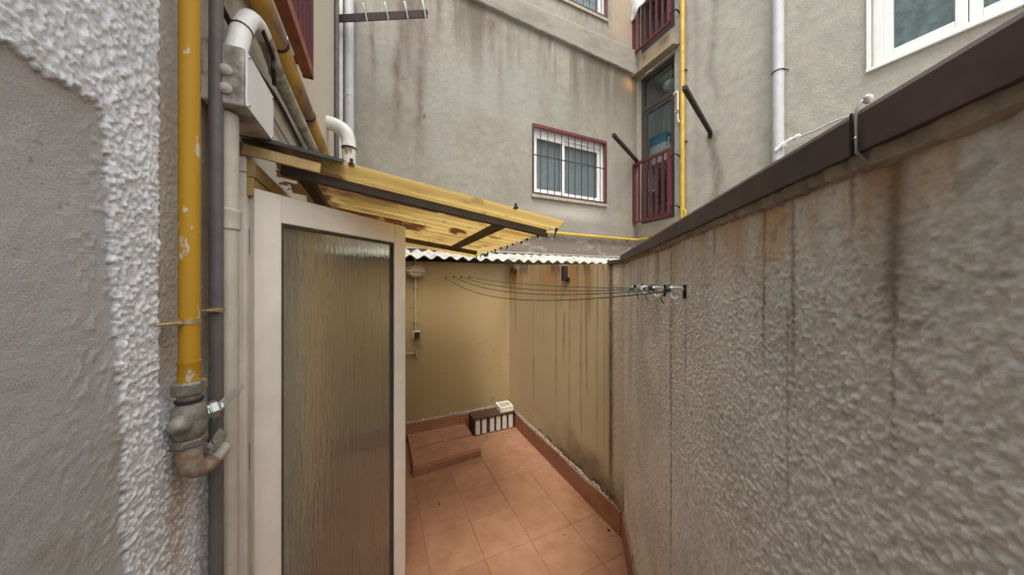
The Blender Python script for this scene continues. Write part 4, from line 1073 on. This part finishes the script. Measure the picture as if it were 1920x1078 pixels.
# things behind the lower balcony door
def inside(name, lo, hi, m, label, cat, bev=.008):
    o = MB().box(lo, hi, F_RIGHT).build(name, m, bevel=bev); return tag(o, label, cat)
t = thing('shelf', F_RIGHT(3.6, -.4, 2.8), 'white shelf unit standing behind the balcony door glass', 'shelf')
MB().box((3.42, -.58, 3.88), (3.98, -.24, 3.91), F_RIGHT).build('top', M_WHITE, t)
MB().box((3.42, -.58, 2.8), (3.45, -.24, 3.879), F_RIGHT).build('side', M_WHITE, t)
MB().box((3.95, -.58, 2.8), (3.98, -.24, 3.879), F_RIGHT).build('side', M_WHITE, t)
MB().box((3.451, -.57, 3.4), (3.949, -.25, 3.43), F_RIGHT).build('board', M_WHITE, t)
inside('box', (3.60, -.5, 3.9105), (3.95, -.28, 4.23), M_WHITE, 'white box on the shelf behind the balcony glass', 'box')
t = thing('storage_box', F_RIGHT(3.75, -.38, 4.2305), 'teal lidded box stacked on the white box behind the balcony glass', 'box')
MB().box((3.61, -.5, 4.2305), (3.93, -.28, 4.36), F_RIGHT).build('body', M_TEAL, t, bevel=.006)
MB().box((3.60, -.51, 4.3605), (3.94, -.27, 4.40), F_RIGHT).build('lid', M_TEAL, t, bevel=.006)
for (u, hh, lab) in ((3.50, .46, 'slim white bottle beside the teal box, taller one'), (3.57, .38, 'slim white bottle touching the teal box, shorter one')):
    t = thing('bottle', F_RIGHT(u, -.32, 3.9105), lab, 'bottle', 'white bottles behind the balcony glass')
    MB().lathe(F_RIGHT(u, -.32, 3.9105), (0, 0, 1), [(0, .025), (.22, .026), (.26, .012), (hh - .03, .012), (hh - .03, .016), (hh, .016), (hh + .003, .004)], 12).build('body', M_PLASTIC, t, smooth=True)
t = thing('stool', F_RIGHT(3.5, -.3, 2.8), 'dark padded stool leaning behind the red balcony railing', 'stool')
MB().box((3.46, -.235, 3.22), (3.74, -.20, 3.62), F_RIGHT).build('backrest', M_DARK, t, bevel=.01)
MB().box((3.46, -.23, 3.14), (3.74, -.17, 3.2), F_RIGHT).build('seat', M_DARK, t, bevel=.01)
for u in (3.48, 3.70): MB().box((u, -.21, 2.81), (u + .02, -.19, 3.139), F_RIGHT).build('leg', M_IRON, t)
t = thing('fan', F_RIGHT(3.45, -.25, 5.1), 'white round fan housing with a dark mouth behind the transom glass', 'fan')
MB().lathe(F_RIGHT(3.42, -.24, 5.08), (.15, .55, .30), [(0, .095), (.02, .10), (.14, .10), (.15, .095)], 20).build('housing', M_PLASTIC, t, smooth=True)
cc = F_RIGHT(3.42, -.24, 5.08) + Vector((.15, .55, .30)).normalized() * .152
MB().lathe(cc, (.15, .55, .30), [(0, .085), (.004, .085)], 20).build('mouth', M_DARK, t)
MB().tube([F_RIGHT(3.42, -.24, 5.10), F_RIGHT(3.42, -.24, 5.42)], .02, 8).build('hanger', M_IRON, t)

# ================================================================== YARD FITTINGS
lp = thing('bulkhead_lamp', (.382, 3.44, 1.88), 'oval bulkhead wall lamp under the corrugated roof edge', 'lamp')
def ellipse(fr, u, z, ru, rz, d0, d1, n=28):
    m = MB(); a = [fr(u + ru * math.cos(2 * math.pi * k / n), d0, z + rz * math.sin(2 * math.pi * k / n)) for k in range(n)]
    b = [fr(u + ru * .92 * math.cos(2 * math.pi * k / n), d1, z + rz * .9 * math.sin(2 * math.pi * k / n)) for k in range(n)]
    m.add(a + b, [tuple(range(n)), tuple(range(2 * n - 1, n - 1, -1))] + [(k, (k + 1) % n, n + (k + 1) % n, n + k) for k in range(n)]); return m
ellipse(F_BACK, .382, 1.875, .108, .068, .002, .035).build('base', M_LAMP, lp)
ellipse(F_BACK, .382, 1.875, .085, .050, .0355, .065).build('diffuser', M_LAMPGLASS, lp)
MB().box((.285, .066, 1.871), (.479, .076, 1.879), F_BACK).build('guard', M_LAMP, lp)
m = MB(); n = 28
m.tube([F_BACK(.382 + .094 * math.cos(2 * math.pi * k / n), .05, 1.875 + .058 * math.sin(2 * math.pi * k / n)) for k in range(n + 1)], .007, 8, caps=False)
m.build('ring', M_LAMP, lp, smooth=True)
cd = thing('conduit', (.385, 3.45, 1.2), 'slim cream conduit dropping from the oval lamp to the switch', 'conduit')
MB().tube([F_BACK(.385, .014, 1.81), F_BACK(.388, .014, 1.21)], .011, 10).build('tube', M_LAMP, cd, smooth=True)
MB().tube([F_BACK(.383, .014, 2.03), F_BACK(.383, .014, 1.935)], .012, 10).build('tube', M_LAMP, cd, smooth=True)
for z in (1.70, 1.32): MB().box((.365, 0.004, z), (.407, .027, z + .012), F_BACK).build('clip', M_LAMP, cd)
s = thing('switch_box', (.394, 3.45, 1.14), 'small dark wall switch in a pale box under the conduit', 'switch')
MB().box((.352, .003, 1.12), (.436, .035, 1.215), F_BACK).build('box', M_LAMP, s, bevel=.008)
MB().box((.372, .0355, 1.132), (.430, .045, 1.203), F_BACK).build('button', M_IRON, s, bevel=.006)
tp = thing('wall_tap', (.394, 3.44, .95), 'small rusty tap at the end of a thin pipe low on the cream wall', 'tap')
MB().tube(curve([F_BACK(.22, .015, 1.25), F_BACK(.222, .015, 1.0), F_BACK(.235, .015, .975), F_BACK(.37, .015, .97)], 6), .008, 8).build('supply_pipe', M_LAMP, tp, smooth=True)
MB().lathe(F_BACK(.394, .0, .968), (0, -1, 0), [(0, .03), (.006, .03), (.008, .014), (.05, .016), (.055, .010)], 12).build('body', M_CAST, tp, smooth=True)
MB().tube(curve([F_BACK(.394, .04, .965), F_BACK(.394, .06, .95), F_BACK(.394, .062, .915)], 4), .010, 10).build('spout', M_CAST, tp, smooth=True)
MB().bar(F_BACK(.375, .045, .995), F_BACK(.415, .045, .998), .010, .008).build('handle', M_STEEL, tp)

# clothes lines
LN = [((.721, 3.46, 1.806), 1.163, 1.724, .115, 'lowest sagging green clothes line, tied to the nearest white hook'),
      ((.815, 3.46, 1.819), .961, 1.722, .085, 'green clothes line just above the lowest one, tied to the second hook'),
      ((.904, 3.46, 1.82), .797, 1.722, .06, 'green clothes line tied to the third hook, second from the top'),
      ((1.002, 3.46, 1.815), .587, 1.722, .025, 'straightest and topmost green clothes line, tied to the farthest hook')]
for (p, d, z, sag, lab) in LN:
    t = thing('clothes_line', p, lab, 'clothes line', 'clothes lines across the yard')
    q = F_ROUGH(d, .05, z); p0 = Vector(p) + Vector((0, -.03, 0))
    pts = [p0.lerp(q, k / 24) - Vector((0, 0, sag * 4 * (k / 24) * (1 - k / 24))) for k in range(25)]
    MB().tube(pts, .0024, 6).build('cord', M_CORD, t, smooth=True)
    MB().lathe(p, (0, -1, 0), [(-.005, .006), (.03, .006), (.034, .011), (.042, .009), (.045, .002)], 10).build('wall_peg', M_IRON, t, smooth=True)
    kn = MB(); c = Vector(q)
    for i in range(3): kn.lathe(c + Vector((random.uniform(-.006, .006), random.uniform(-.006, .006), random.uniform(-.012, .008))), (random.uniform(-1, 1), random.uniform(-1, 1), .5), [(0, .002), (.005, .008), (.012, .008), (.018, .002)], 8)
    kn.tube(curve([c, c + Vector((-.01, .02, -.02)), c + Vector((-.004, .012, -.04))], 4), .002, 6)
    kn.build('knot', M_CORD, t, smooth=True)
    hk = MB().tube(curve([F_ROUGH(d, .0, z + .004), F_ROUGH(d, .022, z + .010), F_ROUGH(d + .003, .042, z + .010), F_ROUGH(d, .052, z + .003), F_ROUGH(d, .046, z - .014), F_ROUGH(d, .034, z - .024), F_ROUGH(d, .022, z - .018)], 5), [.0045] * 10 + [.006] * 15 + [.004] * 6, 10)
    hook = hk.build('hook', M_PLASTIC, t, smooth=True)
    MB().box((d - .007, .004, z - .022), (d + .007, .010, z + .020), F_ROUGH).build('wall_plate', M_IRON, hook, bevel=.002)

# rusty stubs under the roof edge
for (b, z0, z1, w, lab) in ((3.29, 1.875, 1.93, .07, 'short black iron stub under the roof edge nearest the corner'), (2.21, 1.765, 1.90, .05, 'longer black iron stub with a foot under the middle of the roof edge')):
    t = thing('iron_stub', (1.53, b, z0), lab, 'bracket', 'iron stubs under the roof edge')
    MB().box((b - w / 2, -.004, z0), (b + w / 2, .04, z1), F_SIDE).build('plate', M_IRON, t, bevel=.004)
    MB().box((b - w / 2 - .03, -.003, z0 + .004), (b - w / 2 - .0005, .025, z0 + .035), F_SIDE).build('foot', M_IRON, t, bevel=.003)

# tiled step
st = thing('tiled_step', (.63, 3.13, 0), 'low terracotta tiled plinth on the floor against the back wall', 'plinth')
core = MB(); core.prism([(.31, 3.452, .002), (.293, 2.80, .002), (.955, 2.86, .002), (.945, 3.452, .002)], (0, 0, .066)); core.build('core', M_SKIRT, st, bevel=.004)
for i in range(2):
    for j in range(2):
        a0, a1 = (.302, .632) if i == 0 else (.635, .948)
        b0, b1 = (2.815 + i * .03, 3.13) if j == 0 else (3.133, 3.45)
        m = MB(); m.prism([(a0, b0, .0685), (a1 + .0015, b0 + .028, .0685), (a1 + .0015, b1 + .0015, .0685), (a0, b1 + .0015, .0685)], (0, 0, .009)); m.build('tile', M_TILE, st, bevel=.001)
for (a0, a1) in ((.294, .62), (.624, .953)):
    y0, y1 = 2.80 + (a0 - .293) * .0906, 2.80 + (a1 - .293) * .0906
    m = MB(); m.prism([(a0, y0 - .009, .004), (a1, y1 - .009, .004), (a1, y1 - .0005, .004), (a0, y0 - .0005, .004)], (0, 0, .062)); m.build('edge_tile', M_SKIRT, st, bevel=.002)

# slatted bench and foam box
bn = thing('slatted_bench', (1.26, 3.34, 0), 'low dark brown crate with white slats across its front, in the far corner', 'crate')
MB().box((.995, 3.235, .185), (1.52, 3.435, .203)).build('top', M_BROWNBOX, bn, bevel=.003)
MB().box((1.0, 3.255, .002), (1.018, 3.43, .1845)).build('side', M_BROWNBOX, bn)
MB().box((1.497, 3.255, .002), (1.515, 3.43, .1845)).build('side', M_BROWNBOX, bn)
MB().box((1.0185, 3.262, .012), (1.4965, 3.275, .184)).build('front_panel', M_BROWNBOX, bn)
for k, u in enumerate((1.022, 1.10, 1.195, 1.275, 1.355, 1.435)):
    MB().box((u, 3.247, .012), (u + .052, 3.2615, .176)).build('slat', M_SLAT, bn, bevel=.002)
fb = thing('foam_box', (1.42, 3.33, .2035), 'small square white foam tray standing on the dark slatted crate', 'box')
m = MB(); a0, a1, b0, b1, z0, z1 = 1.33, 1.50, 3.25, 3.425, .2035, .268
MB().box((a0, b0, z0), (a1, b1, z0 + .035)).build('base', M_POLY, fb, bevel=.005)
w = .018
for (p, q, r_, s_) in ((a0, a1, b0, b0 + w), (a0, a1, b1 - w, b1), (a0, a0 + w, b0 + w + .0005, b1 - w - .0005), (a1 - w, a1, b0 + w + .0005, b1 - w - .0005)):
    m.box((p, r_, z0 + .0355), (q, s_, z1))
m.build('rim', M_POLY, fb, bevel=.004)
MB().box((a0 + .02, b0 + .02, z0 + .036), (a1 - .02, b1 - .02, z0 + .048)).build('lining', M_CEMENT, fb)

# leaf litter and grit swept into the bend of the wall
m = MB()
for k in range(170):
    t = random.random() ** 2; side = random.random() < .6
    b = 1.56 + 1.5 * random.random()
    a = 1.515 - .09 * t if side else .98 + .5 * random.random()
    if not side: b = 3.16 + .1 * random.random() * t if a < 1.5 else b
    r = random.uniform(.0012, .0042)
    m.lathe((a, b, 0), (random.uniform(-.4, .4), random.uniform(-.4, .4), 1), [(0, r), (r * .7, r * .8), (r * 1.1, .0003)], 5)
tag(m.build('litter', M_LITTER), 'fine brown grit and crumbs gathered along the skirting', 'litter', kind='stuff')

# bits of grit on the floor
for (a, b, r, lab) in ((.445, 2.37, .008, 'small black pebble lying alone on the shaded tiles'), (1.49, 1.62, .010, 'dark crumb of dirt on the tiles at the wall bend'), (1.18, 1.72, .005, 'tiny grey crumb lying on the sunlit pale tiles')):
    m = MB().lathe((a, b, .0), (0, 0, 1), [(.0, r * .8), (r * .4, r), (r * .9, r * .6), (r * 1.1, .001)], 9)
    tag(m.build('pebble', M_IRON, smooth=True), lab, 'pebble')
